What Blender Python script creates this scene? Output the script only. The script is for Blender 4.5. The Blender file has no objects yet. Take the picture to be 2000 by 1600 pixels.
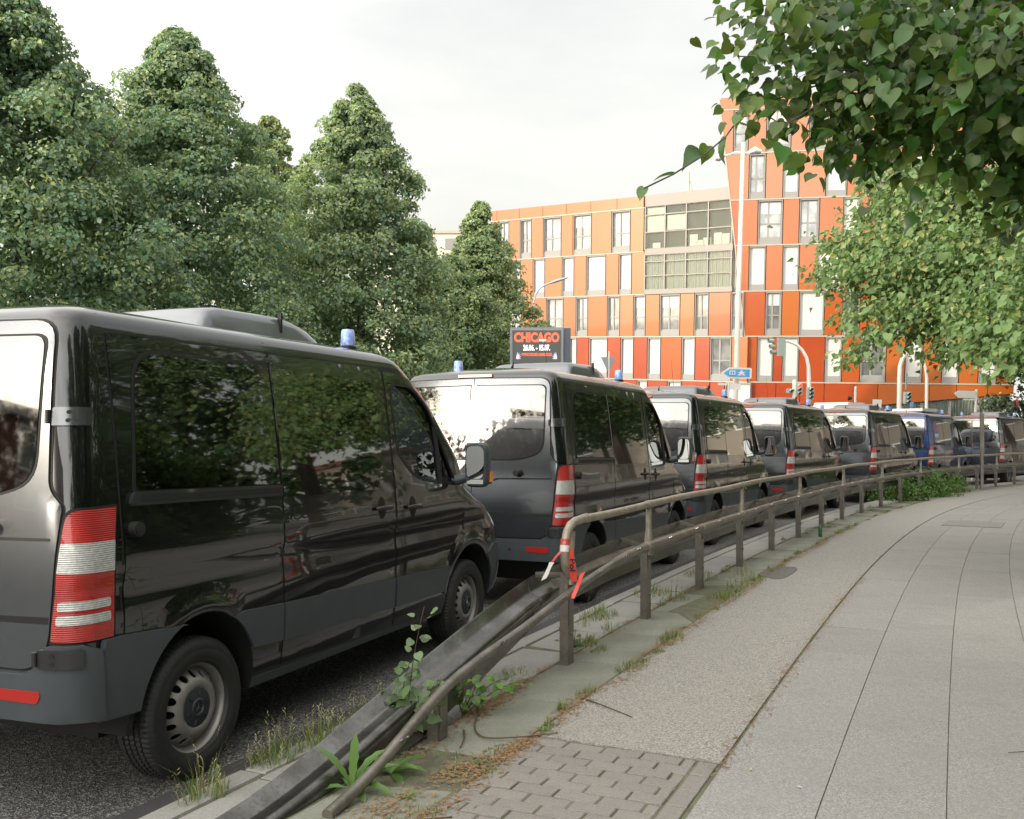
import bpy, bmesh, math, random
import numpy as np
from mathutils import Vector, Matrix, geometry

R = math.radians
rng = np.random.default_rng(7)
random.seed(7)
scene = bpy.context.scene
C = scene.collection

# ------------------------------------------------------------------ camera, sky, sun, exposure
# The street falls away from the camera: everything is laid out in the frame of the
# sloping street and turned into the level world by SLOPE at the end of the script.
SLOPE = R(5.6)
M = Matrix.Rotation(-SLOPE, 4, 'X')
MI = M.inverted()
CAMZ = 1.73
cd = bpy.data.cameras.new('camera')
cd.sensor_width = 36.0
cd.lens = 33.3
cd.shift_y = 0.025
cd.clip_start = 0.05
cd.clip_end = 3000
cam = bpy.data.objects.new('camera', cd)
C.objects.link(cam)
cam.matrix_world = M @ Matrix.Translation((0, 0, CAMZ)) @ Matrix.Rotation(R(90), 4, 'X')
scene.camera = cam

SUN_DIR = Vector((-0.80, -0.60, 0)).normalized()      # towards the sun, on the ground
SUN_EL = R(12)
world = bpy.data.worlds.new('World')
scene.world = world
world.use_nodes = True
wn = world.node_tree.nodes; wl = world.node_tree.links
wn.clear()
wout = wn.new('ShaderNodeOutputWorld')
wbg = wn.new('ShaderNodeBackground'); wbg.inputs['Strength'].default_value = 0.10
sky = wn.new('ShaderNodeTexSky'); sky.sky_type = 'NISHITA'; sky.sun_disc = False
sky.sun_elevation = SUN_EL
sky.sun_rotation = math.atan2(SUN_DIR.x, SUN_DIR.y)
sky.air_density = 1.0; sky.dust_density = 4.0; sky.ozone_density = 1.0; sky.altitude = 10
wtc = wn.new('ShaderNodeTexCoord')
wmap = wn.new('ShaderNodeMapping'); wmap.inputs['Scale'].default_value = (1.0, 1.0, 3.2)
wno = wn.new('ShaderNodeTexNoise'); wno.inputs['Scale'].default_value = 2.6
wno.inputs['Detail'].default_value = 7; wno.inputs['Roughness'].default_value = 0.55
wrm = wn.new('ShaderNodeMapRange')
wrm.inputs['From Min'].default_value = 0.35; wrm.inputs['From Max'].default_value = 0.65
wrm.inputs['To Min'].default_value = 0.66; wrm.inputs['To Max'].default_value = 0.9
wcl = wn.new('ShaderNodeMix'); wcl.data_type = 'RGBA'
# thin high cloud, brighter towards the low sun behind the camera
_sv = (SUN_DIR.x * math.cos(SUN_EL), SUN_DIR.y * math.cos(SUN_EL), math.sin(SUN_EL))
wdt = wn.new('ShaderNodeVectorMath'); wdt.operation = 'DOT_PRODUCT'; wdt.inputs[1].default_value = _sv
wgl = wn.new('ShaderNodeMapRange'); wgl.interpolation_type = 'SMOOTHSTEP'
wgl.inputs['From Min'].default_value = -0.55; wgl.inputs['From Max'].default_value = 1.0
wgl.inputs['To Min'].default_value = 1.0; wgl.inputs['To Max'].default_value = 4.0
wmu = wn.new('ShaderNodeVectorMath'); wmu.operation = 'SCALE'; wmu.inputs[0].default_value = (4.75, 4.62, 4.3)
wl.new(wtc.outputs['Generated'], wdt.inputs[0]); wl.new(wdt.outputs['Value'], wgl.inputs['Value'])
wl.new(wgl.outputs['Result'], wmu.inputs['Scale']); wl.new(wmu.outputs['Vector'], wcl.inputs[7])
wl.new(wtc.outputs['Generated'], wmap.inputs['Vector'])
wl.new(wmap.outputs['Vector'], wno.inputs['Vector'])
wl.new(wno.outputs['Fac'], wrm.inputs['Value'])
wl.new(wrm.outputs['Result'], wcl.inputs[0])
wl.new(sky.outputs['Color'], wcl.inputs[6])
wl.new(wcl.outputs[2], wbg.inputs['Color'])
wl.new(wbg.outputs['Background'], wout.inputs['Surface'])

sd = bpy.data.lights.new('sun', 'SUN'); sd.energy = 1.3; sd.angle = R(0.6); sd.color = (1.0, 0.86, 0.68)
sun = bpy.data.objects.new('sun', sd); C.objects.link(sun)
sv = Vector((SUN_DIR.x * math.cos(SUN_EL), SUN_DIR.y * math.cos(SUN_EL), math.sin(SUN_EL)))
sun.rotation_euler = sv.to_track_quat('Z', 'Y').to_euler()
sun.location = (-20, -10, 30)

scene.view_settings.view_transform = 'Standard'
scene.view_settings.look = 'None'
scene.view_settings.exposure = 1.24
scene.view_settings.gamma = 1.0
scene.cycles.use_denoising = True
scene.cycles.max_bounces = 8
scene.cycles.transparent_max_bounces = 12
scene.cycles.caustics_reflective = False
scene.cycles.caustics_refractive = False

# ------------------------------------------------------------------ materials
MATS = {}
def pm(name, color, rough=0.5, metal=0.0, coat=0.0, spec=0.5, noise=None, bump=None, emit=None, noise2=None, coat_rough=0.03, ior=None):
    """noise=(scale, amount, dark/bright colour) mottles the base colour; bump=(scale, distance)"""
    if name in MATS: return MATS[name]
    m = bpy.data.materials.new(name); m.use_nodes = True
    nt = m.node_tree; n = nt.nodes; l = nt.links
    b = n['Principled BSDF']
    b.inputs['Base Color'].default_value = (*color, 1)
    b.inputs['Roughness'].default_value = rough
    b.inputs['Metallic'].default_value = metal
    b.inputs['Specular IOR Level'].default_value = spec
    if ior: b.inputs['IOR'].default_value = ior
    b.inputs['Coat Weight'].default_value = coat
    b.inputs['Coat Roughness'].default_value = coat_rough
    tc = n.new('ShaderNodeTexCoord')
    last = None
    for k, nz in enumerate([noise, noise2]):
        if not nz: continue
        t = n.new('ShaderNodeTexNoise'); t.inputs['Scale'].default_value = nz[0]; t.inputs['Detail'].default_value = 6
        l.new(tc.outputs['Object'], t.inputs['Vector'])
        r = n.new('ShaderNodeMapRange'); lo, hi = nz[3] if len(nz) > 3 else (0.38, 0.62)
        r.inputs['From Min'].default_value = lo; r.inputs['From Max'].default_value = hi
        r.inputs['To Max'].default_value = nz[1]
        l.new(t.outputs['Fac'], r.inputs['Value'])
        mx = n.new('ShaderNodeMix'); mx.data_type = 'RGBA'
        l.new(r.outputs['Result'], mx.inputs[0])
        if last is None: mx.inputs[6].default_value = (*color, 1)
        else: l.new(last, mx.inputs[6])
        mx.inputs[7].default_value = (*nz[2], 1)
        last = mx.outputs[2]
    if last is not None: l.new(last, b.inputs['Base Color'])
    if bump:
        t = n.new('ShaderNodeTexNoise'); t.inputs['Scale'].default_value = bump[0]; t.inputs['Detail'].default_value = 4
        l.new(tc.outputs['Object'], t.inputs['Vector'])
        bp = n.new('ShaderNodeBump'); bp.inputs['Distance'].default_value = bump[1]; bp.inputs['Strength'].default_value = 1
        l.new(t.outputs['Fac'], bp.inputs['Height']); l.new(bp.outputs['Normal'], b.inputs['Normal'])
    if emit:
        b.inputs['Emission Color'].default_value = (*emit[0], 1); b.inputs['Emission Strength'].default_value = emit[1]
    MATS[name] = m
    return m

def rimless(name, color, gloss_col=(1, 1, 1), rough=0.0, ior=1.6):
    """clear pane: see-through with a Fresnel reflection"""
    m = bpy.data.materials.new(name); m.use_nodes = True
    n = m.node_tree.nodes; l = m.node_tree.links; n.clear()
    o = n.new('ShaderNodeOutputMaterial'); mx = n.new('ShaderNodeMixShader')
    t = n.new('ShaderNodeBsdfTransparent'); t.inputs[0].default_value = (*color, 1)
    g = n.new('ShaderNodeBsdfGlossy'); g.inputs['Color'].default_value = (*gloss_col, 1); g.inputs['Roughness'].default_value = rough
    f = n.new('ShaderNodeFresnel'); f.inputs['IOR'].default_value = ior
    l.new(f.outputs[0], mx.inputs[0]); l.new(t.outputs[0], mx.inputs[1]); l.new(g.outputs[0], mx.inputs[2]); l.new(mx.outputs[0], o.inputs[0])
    MATS[name] = m
    return m

def leafmat(name, trans=0.3, rough=0.5, spec=0.35):
    m = bpy.data.materials.new(name); m.use_nodes = True
    n = m.node_tree.nodes; l = m.node_tree.links
    b = n['Principled BSDF']; o = n['Material Output']
    a = n.new('ShaderNodeAttribute'); a.attribute_name = 'Col'
    l.new(a.outputs['Color'], b.inputs['Base Color'])
    b.inputs['Roughness'].default_value = rough; b.inputs['Specular IOR Level'].default_value = spec
    t = n.new('ShaderNodeBsdfTranslucent')
    h = n.new('ShaderNodeMix'); h.data_type = 'RGBA'; h.blend_type = 'MULTIPLY'; h.inputs[0].default_value = 1
    h.inputs[7].default_value = (1.5, 1.6, 0.7, 1)
    l.new(a.outputs['Color'], h.inputs[6]); l.new(h.outputs[2], t.inputs['Color'])
    mx = n.new('ShaderNodeMixShader'); mx.inputs[0].default_value = trans
    l.new(b.outputs[0], mx.inputs[1]); l.new(t.outputs[0], mx.inputs[2]); l.new(mx.outputs[0], o.inputs['Surface'])
    MATS[name] = m
    return m

PAINT = pm('black_paint', (0.016, 0.017, 0.018), 0.28, metal=0.8, coat=1.0)
def wavy(m, sc, dist):
    n = m.node_tree.nodes; l = m.node_tree.links; tc = n.new('ShaderNodeTexCoord'); t = n.new('ShaderNodeTexNoise'); t.inputs['Scale'].default_value = sc; t.inputs['Detail'].default_value = 1
    l.new(tc.outputs['Object'], t.inputs['Vector']); b = n.new('ShaderNodeBump'); b.inputs['Distance'].default_value = dist; b.inputs['Strength'].default_value = 1
    l.new(t.outputs['Fac'], b.inputs['Height']); l.new(b.outputs['Normal'], n['Principled BSDF'].inputs['Coat Normal'])
wavy(PAINT, 1.8, .005)
DUSTSKY = pm('dusty_sky_grey_paint', (0.15, 0.165, 0.185), 0.22, metal=0.85, coat=0.9, coat_rough=0.05, noise=(3.0, 0.5, (0.19, 0.19, 0.19)), noise2=(45, 0.25, (0.22, 0.22, 0.21), (0.5, 0.75)))  # dust, plus the sky's grey reflection put into the colour
ROOFP = pm('sky_pale_roof_paint', (0.17, 0.18, 0.20), 0.3, metal=0.5, coat=.8)  # roof unit's bright sky reflection put into a paler colour
BLUEP = pm('blue_paint', (0.012, 0.04, 0.14), 0.32, metal=0.5, coat=1.0)
PLASTIC = pm('grey_bumper_plastic', (0.050, 0.060, 0.068), 0.42, noise=(6, 0.5, (0.064, 0.073, 0.080)), bump=(900, 0.0004))
RUBBER = pm('black_rubber', (0.012, 0.012, 0.012), 0.6)
SEAL = pm('seal_black', (0.006, 0.006, 0.006), 0.7)
TINT = pm('tinted_glass', (0.30, 0.31, 0.31), 0.015, metal=0.42, coat=1.0)
PAINT.node_tree.nodes['Principled BSDF'].inputs['Coat IOR'].default_value = 1.75
# privacy glass: dark body under a reflective film
_b = TINT.node_tree.nodes['Principled BSDF']
_b.inputs['Base Color'].default_value = (0.06, 0.062, 0.062, 1); _b.inputs['Metallic'].default_value = 1.0; _b.inputs['Coat IOR'].default_value = 1.9
TINTR = TINT.copy(); TINTR.name = 'dusty_tinted_glass'
_n = TINTR.node_tree.nodes; _l = TINTR.node_tree.links; _b = _n['Principled BSDF']
_b.inputs['Base Color'].default_value = (0.15, 0.15, 0.15, 1); _b.inputs['Roughness'].default_value = 0.08
_tc = _n.new('ShaderNodeTexCoord'); _t = _n.new('ShaderNodeTexNoise'); _t.inputs['Scale'].default_value = 18; _t.inputs['Detail'].default_value = 8
_l.new(_tc.outputs['Object'], _t.inputs['Vector'])
_r = _n.new('ShaderNodeMapRange'); _r.inputs['From Min'].default_value = .4; _r.inputs['From Max'].default_value = .7; _r.inputs['To Min'].default_value = .03; _r.inputs['To Max'].default_value = .16
_l.new(_t.outputs['Fac'], _r.inputs['Value']); _l.new(_r.outputs['Result'], _b.inputs['Roughness'])
CLEAR = rimless('clear_glass', (0.80, 0.86, 0.83), ior=1.5)
REDL = pm('red_lens', (0.36, 0.008, 0.005), 0.12, coat=1.0, noise=(9, 0.5, (0.50, 0.02, 0.012)))
def ribs(m, sc, dist):
    n = m.node_tree.nodes; l = m.node_tree.links
    tc = n.new('ShaderNodeTexCoord'); w = n.new('ShaderNodeTexWave'); w.bands_direction = 'Z'; w.inputs['Scale'].default_value = sc
    l.new(tc.outputs['Object'], w.inputs['Vector']); b = n.new('ShaderNodeBump'); b.inputs['Distance'].default_value = dist; b.inputs['Strength'].default_value = 1
    l.new(w.outputs['Fac'], b.inputs['Height']); l.new(b.outputs['Normal'], n['Principled BSDF'].inputs['Normal'])
ribs(REDL, 34, .0016)
CLEARL = pm('clear_lens', (0.55, 0.56, 0.54), 0.15, metal=0.3, coat=1.0, noise=(60, 0.5, (0.3, 0.31, 0.3)))
AMBER = pm('amber_lens', (0.7, 0.22, 0.02), 0.2, coat=0.5)
REFL = pm('red_reflector', (0.38, 0.02, 0.015), 0.3, bump=(400, 0.0006))
STEEL = pm('wheel_steel', (0.27, 0.262, 0.245), 0.42, metal=0.5, noise=(12, 0.4, (0.20, 0.19, 0.175)))
HUBC = pm('hub_plastic', (0.022, 0.028, 0.033), 0.5)
ribs(CLEARL, 34, .0016)
TYRE = pm('tyre_rubber', (0.016, 0.0165, 0.0165), 0.62, noise=(9, 0.5, (0.026, 0.026, 0.025)))
CHROME = pm('bright_metal', (0.5, 0.5, 0.5), 0.25, metal=1.0)
DARKM = pm('dark_trim_metal', (0.05, 0.05, 0.052), 0.35, metal=0.5)
GALV = pm('weathered_galvanised_steel', (0.215, 0.195, 0.168), 0.42, metal=0.5, noise=(5, 0.75, (0.125, 0.108, 0.088)), noise2=(40, 0.5, (0.29, 0.27, 0.235), (0.5, 0.7)), bump=(120, 0.0008))
GALVD = pm('rail_beam_steel', (0.22, 0.218, 0.21), 0.27, metal=0.92, noise=(7, 0.8, (0.12, 0.115, 0.105)), noise2=(60, 0.5, (0.075, 0.07, 0.06), (0.48, 0.7)), bump=(160, 0.0006))
BEIGE = pm('beige_coated_pipe', (0.36, 0.315, 0.25), 0.45, metal=0.3, noise=(14, 0.7, (0.19, 0.165, 0.13)), noise2=(50, 0.6, (0.37, 0.34, 0.30), (0.5, 0.7)))
BLUEL = pm('blue_beacon_glass', (0.16, 0.28, 0.72), 0.12, coat=1.0, noise=(25, 0.6, (0.5, 0.6, 0.85)))
SIGNW = pm('white_sign_paint', (0.75, 0.74, 0.70), 0.4)
SIGNB = pm('blue_sign_face', (0.10, 0.36, 0.72), 0.35)
CREAMP = pm('cream_painted_pole', (0.80, 0.77, 0.70), 0.45)
GREYS = pm('grey_signback', (0.36, 0.38, 0.41), 0.45, metal=0.3)
BARK = pm('bark', (0.075, 0.06, 0.045), 0.85, noise=(14, 0.8, (0.04, 0.033, 0.026)), bump=(30, 0.01))
TWIG = pm('twig', (0.10, 0.065, 0.04), 0.8)
LEAF = leafmat('lime_leaf')
LEAFN = leafmat('near_leaf', 0.38, 0.36, 0.5)

# ------------------------------------------------------------------ helpers
def link(o, parent=None):
    C.objects.link(o)
    if parent is not None: o.parent = parent
    return o
def mk(name, verts, faces, mat, parent=None, smooth=False, sharp=None, idx=None):
    me = bpy.data.meshes.new(name)
    me.from_pydata([tuple(v) for v in verts], [], [tuple(f) for f in faces])
    for m in (mat if isinstance(mat, (list, tuple)) else [mat]): me.materials.append(m)
    if smooth: me.polygons.foreach_set('use_smooth', [True] * len(me.polygons))
    if idx is not None: me.polygons.foreach_set('material_index', list(idx))
    if sharp: me.set_sharp_from_angle(angle=R(sharp))
    me.update()
    return link(bpy.data.objects.new(name, me), parent)
def empty(name, loc=(0, 0, 0), rz=0.0, upright=False):
    o = bpy.data.objects.new(name, None); C.objects.link(o)
    o.empty_display_size = 0.3
    mw = Matrix.Translation(loc)
    if upright: mw = mw @ MI.to_3x3().to_4x4()
    o.matrix_world = mw @ Matrix.Rotation(rz, 4, 'Z')
    return o
def tag(o, label=None, cat=None, group=None, kind=None):
    if label: o['label'] = label
    if cat: o['category'] = cat
    if group: o['group'] = group
    if kind: o['kind'] = kind
    return o

class MB:
    """collects simple shapes that become ONE mesh"""
    def __init__(s): s.v = []; s.f = []
    def add(s, v, f):
        k = len(s.v); s.v += [tuple(p) for p in v]; s.f += [tuple(i + k for i in q) for q in f]; return s
    def box(s, a, b):
        x0, y0, z0 = a; x1, y1, z1 = b
        return s.add([(x0,y0,z0),(x1,y0,z0),(x1,y1,z0),(x0,y1,z0),(x0,y0,z1),(x1,y0,z1),(x1,y1,z1),(x0,y1,z1)],
                     [(0,3,2,1),(4,5,6,7),(0,1,5,4),(1,2,6,5),(2,3,7,6),(3,0,4,7)])
    def prism(s, poly, z0, z1, fn=lambda p, z: (p[0], p[1], z)):
        n = len(poly)
        return s.add([fn(p, z0) for p in poly] + [fn(p, z1) for p in poly],
                     [tuple(range(n))[::-1], tuple(range(n, 2 * n))] + [(i, (i + 1) % n, n + (i + 1) % n, n + i) for i in range(n)])
    def tube(s, pts, r, seg=10, caps=True, flat=1.0):
        pts = [Vector(p) for p in pts]; rr = r if isinstance(r, (list, tuple)) else [r] * len(pts)
        V = []; up = Vector((0, 0, 1))
        T0 = (pts[1] - pts[0]).normalized()
        a = T0.cross(up)
        if a.length < 0.1: a = T0.cross(Vector((1, 0, 0)))
        a.normalize()
        for i, p in enumerate(pts):
            T = (pts[min(i + 1, len(pts) - 1)] - pts[max(i - 1, 0)]).normalized()
            a = (a - T * a.dot(T)).normalized(); b = T.cross(a)
            for k in range(seg):
                t = 2 * math.pi * k / seg
                V.append(p + (a * math.cos(t) * flat + b * math.sin(t)) * rr[i])
        F = []
        for i in range(len(pts) - 1):
            for k in range(seg):
                k2 = (k + 1) % seg
                F.append((i * seg + k, i * seg + k2, (i + 1) * seg + k2, (i + 1) * seg + k))
        if caps:
            F.append(tuple(range(seg))[::-1]); F.append(tuple(range((len(pts) - 1) * seg, len(pts) * seg)))
        return s.add(V, F)
    def cyl(s, p0, p1, r, seg=16): return s.tube([p0, p1], r, seg)
    def lathe(s, prof, seg=32, axis='Z', closed=False):
        n = len(prof); V = []; F = []
        for k in range(seg):
            t = 2 * math.pi * k / seg; c, q = math.cos(t), math.sin(t)
            for r_, h in prof:
                V.append((r_ * c, r_ * q, h) if axis == 'Z' else (r_ * c, h, r_ * q) if axis == 'Y' else (h, r_ * c, r_ * q))
        m = n if closed else n - 1
        for k in range(seg):
            k2 = (k + 1) % seg
            for i in range(m):
                j = (i + 1) % n
                q = (k * n + i, k2 * n + i, k2 * n + j, k * n + j)
                F.append(q if axis != 'Y' else q[::-1])
        return s.add(V, F)
    def xf(s, mat): s.v = [tuple(mat @ Vector(p)) for p in s.v]; return s
    def build(s, name, mat, parent=None, smooth=False, sharp=None):
        return mk(name, s.v, s.f, mat, parent, smooth, sharp)

def children(o): return list(CH.get(o, ()))
def copy_tree(o, parent=None, swap=None):
    kids = list(o.children)
    c = o.copy(); C.objects.link(c)
    if parent is not None: c.parent = parent; c.matrix_parent_inverse = o.matrix_parent_inverse.copy()
    if swap and c.data is not None and any(m in swap for m in c.data.materials):
        c.data = c.data.copy()
        for i, m in enumerate(c.data.materials):
            if m in swap: c.data.materials[i] = swap[m]
    for k in kids: copy_tree(k, c, swap)
    return c

def pchip(xs, ys):
    xs = np.array(xs, float); ys = np.array(ys, float)
    h = np.diff(xs); d = np.diff(ys) / h
    m = np.zeros(len(xs)); m[0] = d[0]; m[-1] = d[-1]
    for i in range(1, len(xs) - 1):
        if d[i - 1] * d[i] > 0:
            w1 = 2 * h[i] + h[i - 1]; w2 = h[i] + 2 * h[i - 1]
            m[i] = (w1 + w2) / (w1 / d[i - 1] + w2 / d[i])
    def f(x):
        x = min(max(x, xs[0]), xs[-1])
        i = min(int(np.searchsorted(xs, x, side='right')) - 1, len(xs) - 2)
        i = max(i, 0)
        t = (x - xs[i]) / h[i]
        return float((2*t**3-3*t*t+1)*ys[i] + (t**3-2*t*t+t)*h[i]*m[i] + (-2*t**3+3*t*t)*ys[i+1] + (t**3-t*t)*h[i]*m[i+1])
    return f

def inside(poly, pts):
    x = pts[:, 0]; y = pts[:, 1]; r = np.zeros(len(pts), bool)
    n = len(poly); j = n - 1
    for i in range(n):
        xi, yi = poly[i]; xj, yj = poly[j]
        c = ((yi > y) != (yj > y)) & (x < (xj - xi) * (y - yi) / ((yj - yi) or 1e-12) + xi)
        r ^= c; j = i
    return r
def resample(poly, step):
    out = []
    for i in range(len(poly)):
        a = np.array(poly[i], float); b = np.array(poly[(i + 1) % len(poly)], float)
        k = max(1, int(math.ceil(np.linalg.norm(b - a) / step)))
        for t in range(k): out.append(tuple(a + (b - a) * t / k))
    return out
def rounded(poly, rad, seg=5):
    """rounds the corners of a polygon; rad may be a list"""
    n = len(poly); out = []
    rads = rad if isinstance(rad, (list, tuple)) else [rad] * n
    for i in range(n):
        p = Vector(poly[i]); a = Vector(poly[i - 1]); b = Vector(poly[(i + 1) % n]); r = rads[i]
        if r <= 0: out.append(tuple(p)); continue
        da = (a - p); db = (b - p); r_ = min(r, da.length * .48, db.length * .48)
        A = p + da.normalized() * r_; B = p + db.normalized() * r_
        for k in range(seg + 1):
            t = k / seg
            q = A * (1 - t) ** 2 + p * 2 * t * (1 - t) + B * t * t
            out.append(tuple(q))
    return out

def patch(name, S, poly, mat, parent=None, off=0.0, thick=0.01, step=0.06, holes=(), flip=False, offn=None, build=True):
    """a panel cut from the surface S(a,b): outline poly, holes, lifted by off and with edges thick deep"""
    outl = [resample(poly, step)] + [resample(h, step) for h in holes]
    pts = []; edges = []
    for o in outl:
        k = len(pts); pts += o; edges += [(k + i, k + (i + 1) % len(o)) for i in range(len(o))]
    P = np.array(outl[0]); lo = P.min(0); hi = P.max(0)
    gx = np.arange(lo[0] + step / 2, hi[0], step); gy = np.arange(lo[1] + step / 2, hi[1], step)
    G = np.array([(a, b) for a in gx for b in gy]) if len(gx) and len(gy) else np.zeros((0, 2))
    if len(G):
        ok = inside(outl[0], G)
        for h in outl[1:]: ok &= ~inside(h, G)
        G = G[ok]
        B = np.array(pts)
        if len(G):
            dmin = np.min(np.linalg.norm(G[:, None, :] - B[None], axis=2), axis=1)
            G = G[dmin > step * 0.45]
        pts += [tuple(g) for g in G]
    v, e, f, ov, oe, of = geometry.delaunay_2d_cdt([Vector(p) for p in pts], edges, [], 0, 1e-6)
    v = np.array([tuple(p) for p in v])
    if not len(f): return None
    F = np.array([tuple(t) for t in f if len(t) == 3])
    cen = v[F].mean(axis=1)
    ok = inside(outl[0], cen)
    for h in outl[1:]: ok &= ~inside(h, cen)
    F = F[ok]
    def sp(a, b, o):
        p = Vector(S(a, b)); ea = (Vector(S(a + 1e-3, b)) - Vector(S(a - 1e-3, b))); eb = (Vector(S(a, b + 1e-3)) - Vector(S(a, b - 1e-3)))
        n = ea.cross(eb)
        if n.length > 0: n.normalize()
        if flip: n = -n
        oo = off + (offn(a, b) if offn else 0)
        return p + n * (oo + o)
    V = [sp(a, b, 0) for a, b in v]
    faces = []
    cnt = {}
    for t in F:
        # orient
        a, b, c = v[t[0]], v[t[1]], v[t[2]]
        ar = (b[0]-a[0])*(c[1]-a[1]) - (b[1]-a[1])*(c[0]-a[0])
        t = tuple(int(i) for i in (t if (ar > 0) != flip else t[::-1]))
        faces.append(t)
        for i in range(3):
            e_ = (t[i], t[(i + 1) % 3]); cnt[e_] = 1
    nb = len(V); extra = []
    for (i, j) in list(cnt):
        if (j, i) not in cnt:
            k = nb + len(extra)
            extra += [V[i], V[j], sp(*v[j], -thick), sp(*v[i], -thick)]
            faces.append((k + 1, k, k + 3, k + 2))
    V = V + extra
    if not build: return V, faces
    return mk(name, V, faces, mat, parent, smooth=True, sharp=50)

def text_mesh(name, s, size, mat, parent, mw, bold=0.0, depth=0.004, sx=1.0, align='CENTER', spacing=1.0):
    cu = bpy.data.curves.new(name, 'FONT'); cu.body = s; cu.size = size; cu.offset = bold; cu.extrude = depth
    cu.align_x = align; cu.align_y = 'CENTER'; cu.resolution_u = 3; cu.space_character = spacing
    t = bpy.data.objects.new('tmp', cu); C.objects.link(t)
    dg = bpy.context.evaluated_depsgraph_get()
    me = bpy.data.meshes.new_from_object(t.evaluated_get(dg))
    bpy.data.objects.remove(t); 
    me.transform(mw @ Matrix.Diagonal((sx, 1, 1, 1)))
    me.materials.clear(); me.materials.append(mat)
    me.name = name
    return link(bpy.data.objects.new(name, me), parent)

def leaf_arrays(P, N, size, heart=False, T=None):
    n = len(P)
    N = N / np.maximum(np.linalg.norm(N, axis=1, keepdims=True), 1e-6)
    if T is None: T = rng.normal(size=(n, 3)); T[:, 2] -= 0.6
    T = T - N * np.sum(T * N, axis=1, keepdims=True)
    T /= np.maximum(np.linalg.norm(T, axis=1, keepdims=True), 1e-6)
    B = np.cross(N, T)
    s = size[:, None]
    if not heart:
        tpl = [(0, 0, 0), (-.42, .42, .14), (0, 1, -.1), (.42, .42, .14)]
        fc = np.array([(0, 2, 1), (0, 3, 2)])
    else:
        hf = [(-.20, -.09, .02), (-.38, -.03, .05), (-.50, .14, .07), (-.52, .34, .08), (-.46, .54, .06), (-.31, .76, .02), (-.14, .92, -.05)]
        tpl = [(0, 0, 0)] + hf + [(0, 1.12, -.16)] + [(-a, b, c) for a, b, c in hf[::-1]] + [(0, .3, .0), (0, .68, -.02)]
        ol = list(range(16)); fc = []
        for i in range(16):
            j = (i + 1) % 16
            fc.append((16 if (i < 4 or i > 11) else 17, j, i))
        fc += [(16, 17, 4), (17, 16, 12)]
        fc = np.array(fc)
    k = len(tpl)
    V = np.empty((n, k, 3))
    fz = (.2 + 1.8 * rng.random(n))[:, None]; fw = (.78 + .3 * rng.random(n))[:, None]; cu = (rng.normal(size=n) * .16)[:, None]
    for i, (a, b, c) in enumerate(tpl):
        V[:, i] = P + s * (B * a * fw + T * b + N * (c * fz + cu * b * b + (cu * a * 1.2)))
    F = (fc[None] + (np.arange(n) * k)[:, None, None]).reshape(-1, 3)
    return V.reshape(-1, 3), F, k
def leaf_obj(name, P, N, size, col, mat, parent=None, heart=False, T=None):
    V, F, k = leaf_arrays(P, N, size, heart, T)
    me = bpy.data.meshes.new(name)
    me.vertices.add(len(V)); me.vertices.foreach_set('co', V.astype(np.float32).ravel())
    me.loops.add(len(F) * 3); me.loops.foreach_set('vertex_index', F.astype(np.int32).ravel())
    me.polygons.add(len(F)); me.polygons.foreach_set('loop_start', np.arange(0, len(F) * 3, 3, dtype=np.int32))
    me.polygons.foreach_set('use_smooth', np.ones(len(F), bool) if heart else np.zeros(len(F), bool))
    me.update(calc_edges=True)
    a = me.color_attributes.new('Col', 'FLOAT_COLOR', 'POINT')
    cc = np.ones((len(V), 4), np.float32); cc[:, :3] = np.repeat(col, k, axis=0)
    a.data.foreach_set('color', cc.ravel())
    me.materials.append(mat)
    return link(bpy.data.objects.new(name, me), parent)

# ------------------------------------------------------------------ the curve the guard rail follows
_th = pchip([-14, -8, 0, 5, 10, 14.7, 18.4, 22, 26, 30, 45, 60], [23, 24, 25, 26, 28, 30.5, 34, 37.5, 41, 44, 52, 56])
S0, S1, DS = -12.0, 58.0, 0.1
_ss = np.arange(S0, S1, DS); _k0 = int(round(-S0 / DS))
_pp = np.zeros((len(_ss), 2)); _hh = np.array([R(_th(s)) for s in _ss])
_pp[_k0] = (-0.37, 5.01)
for i in range(_k0 + 1, len(_ss)): _pp[i] = _pp[i - 1] + DS * np.array((math.sin(_hh[i - 1]), math.cos(_hh[i - 1])))
for i in range(_k0 - 1, -1, -1): _pp[i] = _pp[i + 1] - DS * np.array((math.sin(_hh[i]), math.cos(_hh[i])))
def cv(s, off=0.0, z=0.0):
    x = np.interp(s, _ss, _pp[:, 0]); y = np.interp(s, _ss, _pp[:, 1]); h = np.interp(s, _ss, _hh)
    return Vector((x + off * math.cos(h), y - off * math.sin(h), z))
def hd(s): return float(np.interp(s, _ss, _hh))
SW = 0.12          # pavement surface above the road

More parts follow.
